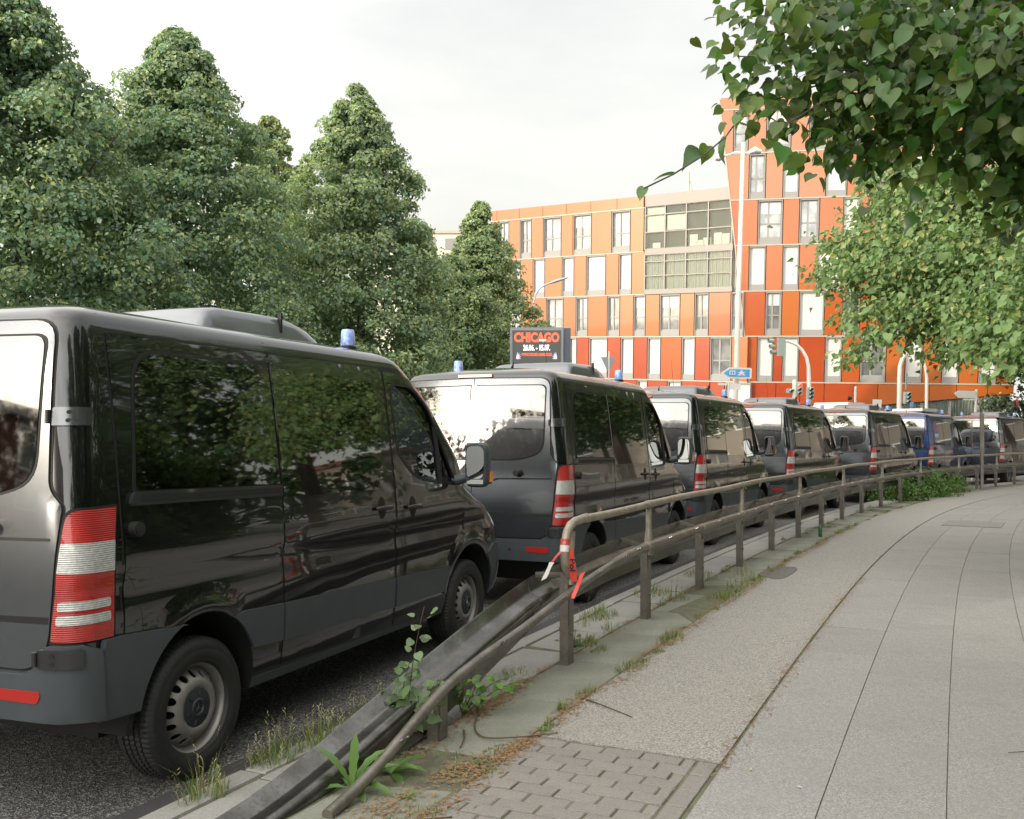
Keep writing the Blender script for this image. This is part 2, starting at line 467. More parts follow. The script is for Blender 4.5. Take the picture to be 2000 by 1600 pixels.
# ------------------------------------------------------------------ ground
def speck(name, base, spots, scale, rough=0.85, bumpd=0.004, big=None, voronoi=True):
    m = bpy.data.materials.new(name); m.use_nodes = True; n = m.node_tree.nodes; l = m.node_tree.links; b = n['Principled BSDF']
    tc = n.new('ShaderNodeTexCoord')
    v = n.new('ShaderNodeTexVoronoi'); v.inputs['Scale'].default_value = scale
    l.new(tc.outputs['Object'], v.inputs['Vector'])
    cr = n.new('ShaderNodeValToRGB'); cr.color_ramp.interpolation = 'LINEAR'
    els = cr.color_ramp.elements
    els[0].position = 0.0; els[0].color = (*spots[0], 1); els[1].position = 1.0; els[1].color = (*spots[-1], 1)
    for i, c in enumerate(spots[1:-1]):
        e = els.new((i + 1) / (len(spots) - 1)); e.color = (*c, 1)
    sep = n.new('ShaderNodeSeparateColor'); l.new(v.outputs['Color'], sep.inputs[0]); l.new(sep.outputs[0], cr.inputs[0])
    t = n.new('ShaderNodeTexNoise'); t.inputs['Scale'].default_value = big[0] if big else 1.2; t.inputs['Detail'].default_value = 8
    t.inputs['Roughness'].default_value = 0.62
    l.new(tc.outputs['Object'], t.inputs['Vector'])
    r = n.new('ShaderNodeMapRange'); r.inputs['From Min'].default_value = .35; r.inputs['From Max'].default_value = .68; r.inputs['To Max'].default_value = big[1] if big else .5
    l.new(t.outputs['Fac'], r.inputs['Value'])
    mx = n.new('ShaderNodeMix'); mx.data_type = 'RGBA'; l.new(r.outputs['Result'], mx.inputs[0]); l.new(cr.outputs[0], mx.inputs[6]); mx.inputs[7].default_value = (*base, 1)
    oi = n.new('ShaderNodeObjectInfo'); vr = n.new('ShaderNodeMapRange'); vr.inputs['To Min'].default_value = .95; vr.inputs['To Max'].default_value = 1.04
    l.new(oi.outputs['Random'], vr.inputs['Value'])
    st_ = n.new('ShaderNodeTexNoise'); st_.inputs['Scale'].default_value = 3.3; st_.inputs['Detail'].default_value = 9; st_.inputs['Roughness'].default_value = .7
    l.new(tc.outputs['Object'], st_.inputs['Vector']); sr = n.new('ShaderNodeMapRange'); sr.inputs['From Min'].default_value = .56; sr.inputs['From Max'].default_value = .72; sr.inputs['To Min'].default_value = 1.0; sr.inputs['To Max'].default_value = .88
    l.new(st_.outputs['Fac'], sr.inputs['Value']); mm = n.new('ShaderNodeMath'); mm.operation = 'MULTIPLY'; l.new(vr.outputs[0], mm.inputs[0]); l.new(sr.outputs[0], mm.inputs[1])
    sc_ = n.new('ShaderNodeVectorMath'); sc_.operation = 'SCALE'; l.new(mx.outputs[2], sc_.inputs[0]); l.new(mm.outputs[0], sc_.inputs['Scale'])
    l.new(sc_.outputs[0], b.inputs['Base Color']); b.inputs['Roughness'].default_value = rough
    bp = n.new('ShaderNodeBump'); bp.inputs['Distance'].default_value = bumpd
    l.new(v.outputs['Distance'], bp.inputs['Height']); l.new(bp.outputs['Normal'], b.inputs['Normal'])
    MATS[name] = m
    return m
ASPH = speck('road_asphalt', (0.085, 0.085, 0.085), [(0.02,0.02,0.02),(0.07,0.07,0.07),(0.15,0.15,0.147),(0.45,0.45,0.43)], 105, 0.8, 0.006, (0.9, .5))
GUT = speck('gutter_asphalt', (0.06, 0.06, 0.062), [(0.05,0.05,0.052),(0.07,0.07,0.072)], 200, 0.8, 0.002)
AGG = speck('pale_chipped_asphalt', (0.33, 0.31, 0.28), [(0.12,0.112,0.10),(0.29,0.272,0.245),(0.37,0.35,0.32),(0.49,0.47,0.44)], 165, 0.85, 0.004, (1.6, .45))
SLABM = speck('grey_slab_concrete', (0.26, 0.25, 0.238), [(0.17,0.165,0.158),(0.27,0.262,0.252),(0.37,0.36,0.345)], 170, 0.8, 0.001, (1.4, .6))
MOSS = speck('mossy_slab_concrete', (0.17, 0.18, 0.135), [(0.19,0.195,0.16),(0.26,0.26,0.22),(0.30,0.30,0.26)], 200, 0.9, 0.002, (2.5, .75))
PALE = speck('pale_slab_concrete', (0.28, 0.27, 0.25), [(0.25,0.245,0.23),(0.32,0.312,0.295),(0.36,0.352,0.335)], 180, 0.85, 0.002, (2.0, .6))
BRK = speck('paver_concrete', (0.21, 0.195, 0.175), [(0.19,0.175,0.16),(0.25,0.23,0.212),(0.30,0.28,0.26)], 230, 0.9, 0.002, (3.0, .5))
JOINT = pm('joint_soil', (0.115, 0.105, 0.08), 0.95, noise=(9, 0.9, (0.15, 0.165, 0.09)), bump=(80, 0.01))

road = mk('road', [(-400, -200, 0), (400, -200, 0), (400, 900, 0), (-400, 900, 0)], [(0, 1, 2, 3)], ASPH); tag(road, kind='structure')

def strip(name, o0, o1, s0, s1, z0, z1, mat, parent=None, step=0.5):
    ss = np.arange(s0, s1 + 1e-6, step); V = []; F = []
    for s in ss:
        for o, z in ((o0, z0), (o0, z1), (o1, z1), (o1, z0)): V.append(cv(s, o, z))
    for i in range(len(ss) - 1):
        a = i * 4; b = a + 4
        F += [(a, a + 1, b + 1, b), (a + 1, a + 2, b + 2, b + 1), (a + 2, a + 3, b + 3, b + 2)]
    F += [(0, 3, 2, 1), (len(V) - 4, len(V) - 3, len(V) - 2, len(V) - 1)]
    return mk(name, V, F, mat, parent)
tag(strip('gutter', -0.99, -0.66, -8, 50, -0.02, 0.004, GUT), kind='structure')
pavement = strip('pavement', -0.645, 7.0, -8, 50, -0.05, SW - 0.006, JOINT); tag(pavement, kind='structure')

def slab(name, s0, s1, o0, o1, zt, zb, mat, parent, gap=0.006, jit=0.002, tilt=0.0, bev=0.004):
    g = gap / 2
    c = [cv(s0 + g, o0 + g), cv(s1 - g, o0 + g), cv(s1 - g, o1 - g), cv(s0 + g, o1 - g)]
    cen = sum(c, Vector()) / 4
    dz = random.uniform(-jit, jit); tx = random.uniform(-tilt, tilt); ty = random.uniform(-tilt, tilt)
    V = []
    for p in c: V.append(Vector((p.x, p.y, zb)))
    for p in c: V.append(Vector((p.x, p.y, zt + dz - bev + tx * (p.x - cen.x) + ty * (p.y - cen.y))))
    for p in c:
        q = cen + (p - cen) * (1 - bev * 1.5 / max((p - cen).length, 1e-3))
        V.append(Vector((q.x, q.y, zt + dz + tx * (p.x - cen.x) + ty * (p.y - cen.y))))
    F = [(0, 1, 5, 4), (1, 2, 6, 5), (2, 3, 7, 6), (3, 0, 4, 7), (4, 5, 9, 8), (5, 6, 10, 9), (6, 7, 11, 10), (7, 4, 8, 11), (8, 9, 10, 11)]
    F = [f[::-1] for f in F]
    o = mk(name, [v - cen for v in V], F, mat, None)
    o.location = cen; o.parent = parent
    return o
FAR = 22.0
s = -7.8
while s < FAR + 4:
    slab('kerb_stone', s, s + 1.0, -0.65, -0.515, SW + 0.004, -0.03, PALE, pavement, 0.008, 0.003, 0.004, 0.012); s += 1.0
s = -7.6
while s < FAR:
    slab('paving_slab', s, s + 0.75, -0.508, -0.10, SW, SW - 0.06, PALE, pavement, 0.010, 0.004, 0.008); s += 0.75
s = -7.5
while s < FAR:
    slab('paving_slab', s, s + 1.05, -0.09, 0.40, SW - 0.004, SW - 0.06, MOSS, pavement, 0.012, 0.004, 0.008); s += 1.05
lanes = [1.425, 1.925, 2.425, 2.925, 3.425, 3.925, 4.425]
for li in range(len(lanes) - 1):
    s = -4.0 + 0.37 * (li % 2) + 0.11 * li
    while s < FAR:
        slab('paving_slab', s, s + 1.0, lanes[li] + (0.0008 if li else 0.006), lanes[li + 1] - 0.0008, SW, SW - 0.05, SLABM, pavement, 0.003, 0.0008, 0.001, 0.0012); s += 1.0
# the pale chipped strip is one poured sheet; far ends where no joint can be told apart are sheets as well
strip('asphalt_strip', 0.415, 1.415, 0.27, FAR + 27, SW - 0.04, SW + 0.002, AGG, pavement, 0.25)
strip('far_kerb_strip', -0.65, -0.10, FAR + 4, FAR + 27, SW - 0.1, SW, PALE, pavement)
strip('far_slab_strip', -0.09, 0.40, FAR, FAR + 27, SW - 0.04, SW - .002, MOSS, pavement)
strip('far_footway', 1.425, 4.42, FAR, FAR + 27, SW - 0.04, SW, SLABM, pavement)
strip('footway_edge', 4.43, 6.9, -7.5, FAR + 27, SW - 0.04, SW, SLABM, pavement)
# clay-coloured pavers
row = 0; s = 0.25
while s > -2.9:
    s0 = s - 0.105; o = 0.42 - (0.10 if row % 2 else 0.0); 
    while o < 1.30:
        a = max(o, 0.42); b = min(o + 0.205, 1.305)
        if b - a > 0.04: slab('brick', s0, s, a, b, SW + 0.001, SW - 0.05, BRK, pavement, 0.010, 0.003, 0.015, 0.004)
        o += 0.205
    s = s0; row += 1
s = 0.25
while s > -2.9:
    slab('brick', s - 0.205, s, 1.31, 1.413, SW + 0.001, SW - 0.05, BRK, pavement, 0.010, 0.003, 0.015, 0.004); s -= 0.205
# inspection cover far down the footway, asphalt patch
mc = strip('inspection_cover', 1.75, 2.7, 14.3, 15.5, SW + 0.001, SW + 0.008, pm('cover_concrete', (0.20, 0.195, 0.185), 0.8, noise=(6, .6, (0.26, 0.25, 0.24))), None, 0.3)
tag(mc, 'large square concrete cover set in the footway slabs', 'manhole cover')
pts = [cv(7.0 + 0.5 * math.cos(a) * (1 + .18 * math.sin(3 * a)), 0.50 + 0.22 * math.sin(a) * (1 + .2 * math.cos(2 * a)), SW + 0.006) for a in np.linspace(0, 2 * math.pi, 28, endpoint=False)]
mb = MB(); mb.prism([(p.x, p.y) for p in pts], SW + 0.001, SW + 0.007)
o = mb.build('asphalt_patch', pm('dark_patch', (0.12, 0.115, 0.105), 0.9, noise=(20, .6, (.17, .16, .15)), bump=(90, .004)), pavement)

# ------------------------------------------------------------------ van
fW = pchip([.34,.45,.60,.78,.90,1.04,1.13,1.18,1.36,1.80,2.15,2.21,2.25,2.285,2.312,2.335,2.36,2.385,2.405],
           [.935,.965,.978,.984,.986,.976,.992,.991,.975,.925,.874,.862,.850,.825,.775,.69,.52,.30,.08])
fXR = pchip([.34,.60,1.2,1.8,2.2,2.25,2.285,2.312,2.335,2.36,2.385,2.405],
            [-.81,-.835,-.84,-.81,-.772,-.762,-.738,-.69,-.60,-.45,-.25,0.0])
fXF = pchip([.34,.45,.6,.8,.95,1.05,1.15,1.25,1.32,1.40,1.5,1.8,2.0,2.2,2.25,2.285,2.312,2.335,2.36,2.385,2.405],
            [4.12,4.2,4.25,4.25,4.2,4.1,3.95,3.74,3.57,3.47,3.40,3.10,2.88,2.60,2.52,2.44,2.34,2.20,1.95,1.5,1.0])
fA = pchip([.34,1.0,1.2,1.4,1.6,2.2,2.3,2.435], [.60,.62,.66,.48,.38,.36,.34,.30])
RC = 0.125; BOW = 0.03; NE = 2.5
def rcz(z): return min(RC, fW(z) * 0.6)
def side_y(u, z):
    W = fW(z); xf = fXF(z); a = fA(z); xr = fXR(z) + BOW; r = rcz(z)
    if u > xf - a:
        t = min((u - xf + a) / a, 0.999); return W * (1 - t ** NE) ** (1 / NE)
    if u < xr + r:
        d = r - (u - xr); return W - r + math.sqrt(max(r * r - d * d, 0))
    return W
def Sside(sg):
    return lambda u, z: (u, sg * side_y(u, z), z)
def Swrap(s_, z):
    W = fW(z); r = rcz(z); xr = fXR(z); s = abs(s_); sg = -1 if s_ > 0 else 1
    L1 = W - r; L2 = L1 + r * math.pi / 2
    if s < L1: return (xr + BOW * (s / L1) ** 2, sg * s, z)
    if s < L2:
        t = (s - L1) / r; return (xr + BOW + r * (1 - math.cos(t)), sg * (W - r + r * math.sin(t)), z)
    return (xr + BOW + r + s - L2, sg * W, z)
def Sfront(y, z):
    W = fW(z); t = min(abs(y) / W, 0.9995)
    return (fXF(z) - fA(z) * (1 - (1 - t ** NE) ** (1 / NE)), y, z)
def ring(z, ns=54, inset=0.0, urear=None):
    W = fW(z) - inset; r = rcz(z); xr = fXR(z) + inset; xf = fXF(z) - inset; a = fA(z)
    P = []
    if urear is None:
        for k in range(10): y = (W - r) * k / 10; P.append((xr + BOW * (y / (W - r)) ** 2, y))
        for k in range(8): t = math.pi / 2 * k / 8; P.append((xr + BOW + r * (1 - math.cos(t)), W - r + r * math.sin(t)))
        u0 = xr + BOW + r
    else:
        for k in range(4): P.append((urear, W * k / 4))
        u0 = urear
    u1 = xf - a
    for k in range(ns): P.append((u0 + (u1 - u0) * k / ns, W))
    for k in range(25):
        t = math.pi / 2 * k / 24
        P.append((u1 + a * math.sin(t) ** (2 / NE), W * max(math.cos(t), 0) ** (2 / NE)))
    full = [(x, -y, z) for x, y in P] + [(x, y, z) for x, y in P[-2:0:-1]]
    return full
def loft(zs, **kw):
    V = []; F = []; n = None
    for z in zs:
        rg = ring(z, **kw); n = len(rg); V += rg
    for i in range(len(zs) - 1):
        for k in range(n):
            k2 = (k + 1) % n
            F.append((i * n + k, i * n + k2, (i + 1) * n + k2, (i + 1) * n + k))
    F.append(tuple(range(n))[::-1]); F.append(tuple(range((len(zs) - 1) * n, len(zs) * n)))
    return V, F

def boolean(o, cutters):
    for c in cutters:
        md = o.modifiers.new('b', 'BOOLEAN'); md.operation = 'DIFFERENCE'; md.solver = 'EXACT'; md.object = c
    dg = bpy.context.evaluated_depsgraph_get()
    me = bpy.data.meshes.new_from_object(o.evaluated_get(dg))
    o.modifiers.clear(); o.data = me
    for c in cutters: bpy.data.objects.remove(c)

SIDEWIN = [(2.09, 1.60), (2.07, 1.95), (2.10, 2.09), (2.40, 2.085), (2.62, 1.93), (2.97, 1.36), (2.70, 1.365), (2.30, 1.43)]
SIDEWIN = rounded(SIDEWIN, [.08, .02, .07, .10, .06, .03, .05, .12])
ARCH_R = 0.435
def arch_pts(cx, cz, r, a0, a1, n=22): return [(cx + r * math.cos(R(a0 + (a1 - a0) * k / n)), cz + r * math.sin(R(a0 + (a1 - a0) * k / n))) for k in range(n + 1)]

def wheel(parent, x, sg):
    w = empty('wheel'); w.parent = parent
    w.location = (x, sg * 0.855, 0.352)
    # tyre profile across the tread, half width .118, y outward = +
    hw = .117; prof = [(.215, -hw * .55), (.235, -hw * .88), (.285, -hw), (.325, -hw * .95), (.345, -hw * .8)]
    y = -hw * .72
    g = [-.052, -.018, .018, .052]
    pr = [(.352, -hw * .72)]
    for q in g: pr += [(.3545, q - .0055), (.345, q - .004), (.345, q + .004), (.3545, q + .0055)]
    pr += [(.352, hw * .72)]
    prof += pr + [(.345, hw * .8), (.325, hw * .95), (.30, hw * .985), (.297, hw * .975), (.285, hw), (.255, hw * .97), (.252, hw * .955), (.232, hw * .9), (.215, hw * .62)]
    seg = 240; V = []; F = []; n = len(prof)
    for k in range(seg):
        for i, (r_, h) in enumerate(prof):
            t = 2 * math.pi * (k + abs(h) / hw * 1.5) / seg
            if r_ > .3505 and k % 3 == 0: r_ -= .0055
            if .34 < r_ < .35 and abs(h) > hw * .75 and k % 3 == 0: r_ -= .004
            V.append((r_ * math.cos(t), sg * h, r_ * math.sin(t)))
    for k in range(seg):
        k2 = (k + 1) % seg
        for i in range(n - 1):
            q = (k * n + i, k2 * n + i, k2 * n + i + 1, k * n + i + 1)
            F.append(q if sg < 0 else q[::-1])
    mk('tyre', V, F, TYRE, w, smooth=True, sharp=35)
    # steel rim: dish with a ring of round holes
    fd = pchip([0, .03, .085, .10, .125, .150, .185, .205, .222], [.060, .060, .060, .078, .082, .066, .030, .012, .0])
    def Srim(a, b):
        r_ = math.hypot(a, b); return (a, sg * (.02 + fd(r_)), b)
    outer = [(.203 * math.cos(t), .203 * math.sin(t)) for t in np.linspace(0, 2 * math.pi, 64, endpoint=False)]
    holes = []
    for k in range(16):
        t = 2 * math.pi * k / 16
        holes.append([(.170 * math.cos(t) + .0205 * math.cos(q), .170 * math.sin(t) + .0205 * math.sin(q)) for q in np.linspace(0, 2 * math.pi, 12, endpoint=False)])
    patch('rim_disc', Srim, outer, STEEL, w, off=0, thick=.012, step=.016, holes=holes, flip=(sg > 0))
    mb = MB(); mb.lathe([(.195, sg * -.09), (.200, sg * .045), (.206, sg * .062), (.214, sg * .080), (.221, sg * .086), (.226, sg * .083), (.226, sg * .06)], 64, 'Y')
    mb.build('rim', STEEL, w, True, 40)
    MB().cyl((0, sg * -.08, 0), (0, sg * .01, 0), .19, 24).build('brake_drum', RUBBER, w)
    mb = MB(); mb.lathe([(.108, sg * .078), (.104, sg * .092), (.085, sg * .100), (.050, sg * .103), (.042, sg * .110), (.034, sg * .110), (.030, sg * .100), (0.001, sg * .100)], 40, 'Y')
    hub = mb.build('hub_cap', HUBC, w, True, 35)
    for k in range(6):
        t = 2 * math.pi * k / 6 + .3
        a = Vector((math.cos(t), 0, math.sin(t))); MB().tube([a * .060 + Vector((0, sg * .1015, 0)), a * .086 + Vector((0, sg * .099, 0))], .006, 6).build('hub_rib', RUBBER, w)
    mb = MB()
    for k in range(3):
        t = math.pi / 2 + 2 * math.pi * k / 3
        mb.tube([(0, sg * .103, 0), (.026 * math.cos(t), sg * .103, .026 * math.sin(t))], [.004, .0012], 5)
    mb.build('wheel_emblem', CHROME, w)
    return w

def make_van():
    van = empty('police_van')
    zs = [.34, .37, .41, .45, .5, .55, .6, .66, .72, .78, .84, .9, .95, 1.0, 1.04, 1.08, 1.105, 1.13, 1.155, 1.18, 1.22, 1.26, 1.3, 1.34, 1.38, 1.42, 1.47, 1.53, 1.6, 1.68, 1.76, 1.84, 1.92, 2.0, 2.07, 2.13, 2.17, 2.2, 2.22, 2.24, 2.255, 2.27, 2.283, 2.294, 2.304, 2.313, 2.322, 2.331, 2.34, 2.35, 2.36, 2.37, 2.38, 2.39, 2.398, 2.405]
    V, F = loft(zs)
    body = mk('body', V, F, [PAINT, SEAL], van)
    cut = []
    for cx in (0.0, 3.25):
        for sg in (-1, 1):
            mb = MB(); mb.lathe([(.001, 0), (ARCH_R, 0), (ARCH_R, .52), (.001, .52)], 56, 'Y', closed=True)
            mb.xf(Matrix.Translation((cx, .60 if sg > 0 else -1.12, .40)))
            c = mk('c', mb.v, mb.f, [PAINT, SEAL]); c.data.polygons.foreach_set('material_index', [1] * len(c.data.polygons)); cut.append(c)
            bm = bmesh.new(); bm.from_mesh(c.data); bmesh.ops.remove_doubles(bm, verts=bm.verts, dist=.002); bmesh.ops.recalc_face_normals(bm, faces=bm.faces); bm.to_mesh(c.data); bm.free()
    mb = MB().box((-1.5, -1.2, 0), (-.47, 1.2, .497)); c = mk('c', mb.v, mb.f, [PAINT, SEAL]); c.data.polygons.foreach_set('material_index', [1] * 6); cut.append(c)
    Vc, Fc = loft([.98, 1.1, 1.2, 1.3, 1.38, 1.45, 1.55, 1.7, 1.85, 2.0, 2.12, 2.2, 2.25], ns=8, inset=.07, urear=1.93)
    c = mk('c', Vc, Fc, [PAINT, SEAL]); c.data.polygons.foreach_set('material_index', [1] * len(c.data.polygons)); cut.append(c)
    for poly, fn, lo, hi in ((SIDEWIN, lambda p, z: (p[0], z, p[1]), -1.2, 1.2),
                             (rounded([(-.80, 1.44), (.80, 1.44), (.69, 2.11), (-.69, 2.11)], .08), lambda p, z: (z, p[0], p[1]), 2.30, 3.8)):
        mb = MB(); mb.prism(poly, lo, hi, fn)
        c = mk('c', mb.v, mb.f, [PAINT, SEAL]); c.data.polygons.foreach_set('material_index', [1] * len(c.data.polygons)); cut.append(c)
        bm = bmesh.new(); bm.from_mesh(c.data); bmesh.ops.recalc_face_normals(bm, faces=bm.faces); bm.to_mesh(c.data); bm.free()
    boolean(body, cut)
    body.data.polygons.foreach_set('use_smooth', [True] * len(body.data.polygons)); body.data.set_sharp_from_angle(angle=R(28))

    for sg in (-1, 1):
        S = Sside(sg); fl = (sg > 0)
        def P(name, poly, mat, off, thick=.008, parent=van, step=.06, holes=(), offn=None):
            return patch(name, S, poly, mat, parent, off, thick, step, holes, fl, offn)
        # seals seen in the panel gaps
        P('door_seal', [(.655, .40), (.705, .40), (.705, 2.20), (.655, 2.20)], SEAL, .0005, .002, step=.1)
        P('door_seal', [(1.955, .40), (2.02, .40), (2.02, 2.20), (1.955, 2.20)], SEAL, .0005, .002, step=.1)
        P('door_seal', [(2.0, 2.15), (2.45, 2.13), (2.45, 2.185), (2.0, 2.21)], SEAL, .0005, .002, step=.1)
        P('roof_gutter', [(-.60, 2.203), (2.35, 2.199), (2.35, 2.210), (-.60, 2.214)], SEAL, .001, .003, step=.1)
        P('panel_seam', [(-.545, .86), (-.535, .86), (-.525, 2.29), (-.535, 2.29)], SEAL, .0008, .002, step=.1)
        P('panel_seam', [(.672, 2.21), (.682, 2.21), (.682, 2.315), (.672, 2.315)], SEAL, .0008, .002, step=.1)
        P('panel_seam', [(1.985, 2.20), (1.995, 2.20), (1.995, 2.315), (1.985, 2.315)], SEAL, .0008, .002, step=.1)
        # painted panels with their own edges
        ar = arch_pts(0, .40, ARCH_R + .004, 90 - 2, 25, 16)
        arL = arch_pts(0, .40, ARCH_R + .004, 150, 92, 12)
        side = [(-.525, .81)] + [p for p in arL] + [p for p in ar] + [(.667, .585), (.667, 2.193), (-.525, 2.198)]
        P('side_panel', rounded(side, 0), PAINT, .005)
        sd_ = P('sliding_door', [(.685, .42), (1.972, .40), (1.972, 2.188), (.685, 2.193)], PAINT, .005)
        hole = [(p[0], p[1]) for p in SIDEWIN]
        door = [(2.0, .40), (2.78, .375), (2.80, .52)] + arch_pts(3.25, .40, ARCH_R + .10, 165, 118, 8) + [(3.09, .93), (3.12, 1.15), (3.12, 1.36)]
        door += [(3.02, 1.42), (2.70, 1.93), (2.56, 2.05), (2.42, 2.135), (2.25, 2.165), (2.0, 2.185)]
        fd_ = P('front_door', door, PAINT, .005, holes=[hole])
        P('door_seal', [(3.11, .90), (3.13, .90), (3.14, 1.36), (3.12, 1.36)], SEAL, .003, .004, step=.1)
        # tinted windows
        P('rear_side_window', rounded([(-.44, 1.475), (.662, 1.452), (.662, 2.125), (-.37, 2.12)], [.03, .01, .01, .16]), TINT, .011, .006)
        P('sliding_door_window', rounded([(.692, 1.375), (1.83, 1.36), (1.86, 2.09), (.692, 2.12)], [.01, .09, .10, .01]), TINT, .011, .006, parent=sd_)
        P('window_surround', rounded([(-.462, 1.458), (.664, 1.435), (.664, 2.142), (-.385, 2.138)], [.03, .005, .005, .17]), SEAL, .0085, .004)
        # cab window: frame seal, pane, divider, quarter light
        w2 = [(2.10, 1.60), (2.085, 1.95), (2.11, 2.075), (2.39, 2.07), (2.62, 1.905), (2.70, 1.79), (2.70, 1.38), (2.31, 1.445)]
        cab = P('front_door_window', SIDEWIN, CLEAR, -.012, .003, parent=fd_)
        def ringp(grow):
            c_ = np.array(SIDEWIN); m_ = c_.mean(0); d_ = c_ - m_; L = np.linalg.norm(d_, axis=1, keepdims=True)
            return [tuple(q) for q in (c_ + d_ / L * grow)]
        P('window_seal', ringp(.018), SEAL, .0075, .012, parent=fd_, holes=[ringp(-.006)], step=.05)
        P('window_divider', [(2.70, 1.355), (2.75, 1.355), (2.735, 1.76), (2.695, 1.83)], SEAL, .004, .02, parent=fd_)
        # runner of the sliding door
        P('door_runner', rounded([(-.49, 1.405), (.66, 1.385), (.66, 1.445), (-.47, 1.468)], [.02, 0, 0, .03]), DARKM, .028, .024)
        P('runner_slot', [(-.43, 1.418), (.655, 1.40), (.655, 1.43), (-.43, 1.45)], SEAL, .0295, .003)
        # grey cladding band, sills
        P('cladding_strip', [(.685, .56), (1.972, .53), (1.972, .735), (.685, .772)], PLASTIC, .017, .013)
        P('cladding_strip', [(2.0, .53), (2.76, .52)] + arch_pts(3.25, .40, ARCH_R + .055, 168, 142, 6) + [(2.92, .70), (2.0, .733)], PLASTIC, .017, .013)
        P('cladding_strip', arch_pts(0, .40, ARCH_R + .002, 59, 24, 10) + [(.667, .565), (.667, .773), (.32, .79)], PLASTIC, .019, .016)
        P('sill', [(.44, .345), (2.80, .345), (2.80, .375), (.44, .40)], PLASTIC, .004, .006, step=.12)
        # swollen wheel arches
        for cx, a0, a1 in ((0, 52, 128), (3.25, 30, 150)):
            V = []; F = []; rr = [(ARCH_R, .012), (ARCH_R + .010, .019), (ARCH_R + .05, .023), (ARCH_R + .066, .013), (ARCH_R + .11, .006), (ARCH_R + .15, .0012)]
            na = 30
            for k in range(na + 1):
                t = R(a0 + (a1 - a0) * k / na); fade = min(1, k / 8, (na - k) / 8) ** .6 if k not in (0, na) else 0.03
                row_ = [(ARCH_R, -.03)] + rr
                for r_, of in row_:
                    u = cx + r_ * math.cos(t); z = .40 + r_ * math.sin(t)
                    V.append((u, sg * (side_y(u, z) + of * fade + .004), z))
            n = len(rr) + 1
            for k in range(na):
                for i in range(n - 1):
                    q = (k * n + i, k * n + i + 1, (k + 1) * n + i + 1, (k + 1) * n + i); F.append(q if sg > 0 else q[::-1])
            mk('wheel_arch', V, F, PAINT, van, True, 40)
        # handles
        for u, z, pa in ((1.80, 1.235, sd_), (2.24, 1.215, fd_)):
            el = [(u - .01 + .05 * math.cos(t), z + .075 * math.sin(t)) for t in np.linspace(0, 2 * math.pi, 20, endpoint=False)]
            P('handle_recess', el, SEAL, .0065, .003, parent=pa)
            y = sg * (side_y(u, z) + .034)
            mb = MB(); mb.tube([(u - .095, y - sg * .022, z), (u - .075, y, z + .002), (u + .03, y + sg * .004, z + .002), (u + .085, y - sg * .004, z), (u + .10, y - sg * .022, z)], [.010, .016, .017, .014, .010], 10, flat=.8)
            mb.build('handle', DARKM, pa, True, 50)
        y = side_y(-.50, 1.30)
        mb = MB(); mb.cyl((-.47, sg * (y - .01), 1.30), (-.47, sg * (y + .045), 1.30), .034, 20); mb.cyl((-.47, sg * (y + .045), 1.30), (-.47, sg * (y + .05), 1.30), .024, 20)
        mb.build('door_buffer', RUBBER, van, True, 40)
        P('side_marker', rounded([(1.90, .77), (1.945, .77), (1.945, .79), (1.90, .79)], .006), CHROME, .012, .01)
        # corner: tail lamp, bumper end, hinges
        SS = (lambda a, b: Swrap(a, b)) if sg < 0 else (lambda a, b: Swrap(-a, b))
        fw = sg > 0
        def PW(name, poly, mat, off, thick=.008, parent=van, step=.05, holes=()):
            return patch(name, SS, poly, mat, parent, off, thick, step, holes, fw)
        g = 1.152
        lamp = PW('tail_lamp', rounded([(.862, .84), (g - .01, .835), (g, 1.41), (.922, 1.40)], [.01, .01, .01, .05]), REDL, .012, .014, step=.02)
        PW('lamp_gasket', rounded([(.850, .828), (g + .005, .823), (g + .012, 1.42), (.912, 1.412)], [.01, .01, .01, .05]), SEAL, .006, .006)
        PW('clear_lens', [(.895, 1.135), (g - .006, 1.13), (g - .004, 1.262), (.909, 1.262)], CLEARL, .0155, .006, parent=lamp, step=.02)
        PW('clear_lens', rounded([(.893, .972), (g - .03, .972), (g - .03, 1.012), (.896, 1.012)], .012), CLEARL, .0165, .006, parent=lamp, step=.02)
        PW('clear_lens', rounded([(.888, .912), (g - .03, .912), (g - .03, .952), (.891, .952)], .012), CLEARL, .0165, .006, parent=lamp, step=.02)
        mb_ = [(0.0, .50), (.95, .50), (1.06, .485), (1.05, .80), (.99, .826), (.865, .826), (.835, .80), (.80, .73), (.74, .70), (0.0, .69)]
        bp = PW('bumper', mb_, PLASTIC, .045, .05)
        PW('reflector', rounded([(.60, .585), (.82, .580), (.845, .632), (.60, .632)], [.01, .02, .03, .01]), REFL, .049, .006, parent=bp)
        PW('sensor', [(.43 + .014 * math.cos(t), .60 + .014 * math.sin(t)) for t in np.linspace(0, 6.2, 12)], SEAL, .0465, .003, parent=bp)
        # cladding behind the rear wheel
        z0 = [(-.685, .475)] + [p for p in arch_pts(0, .40, ARCH_R + .004, 172, 112, 14)] + [(-.13, .80), (-.52, .826), (-.66, .83), (-.69, .66)]
        P('cladding_strip', z0, PLASTIC, .032, .03)
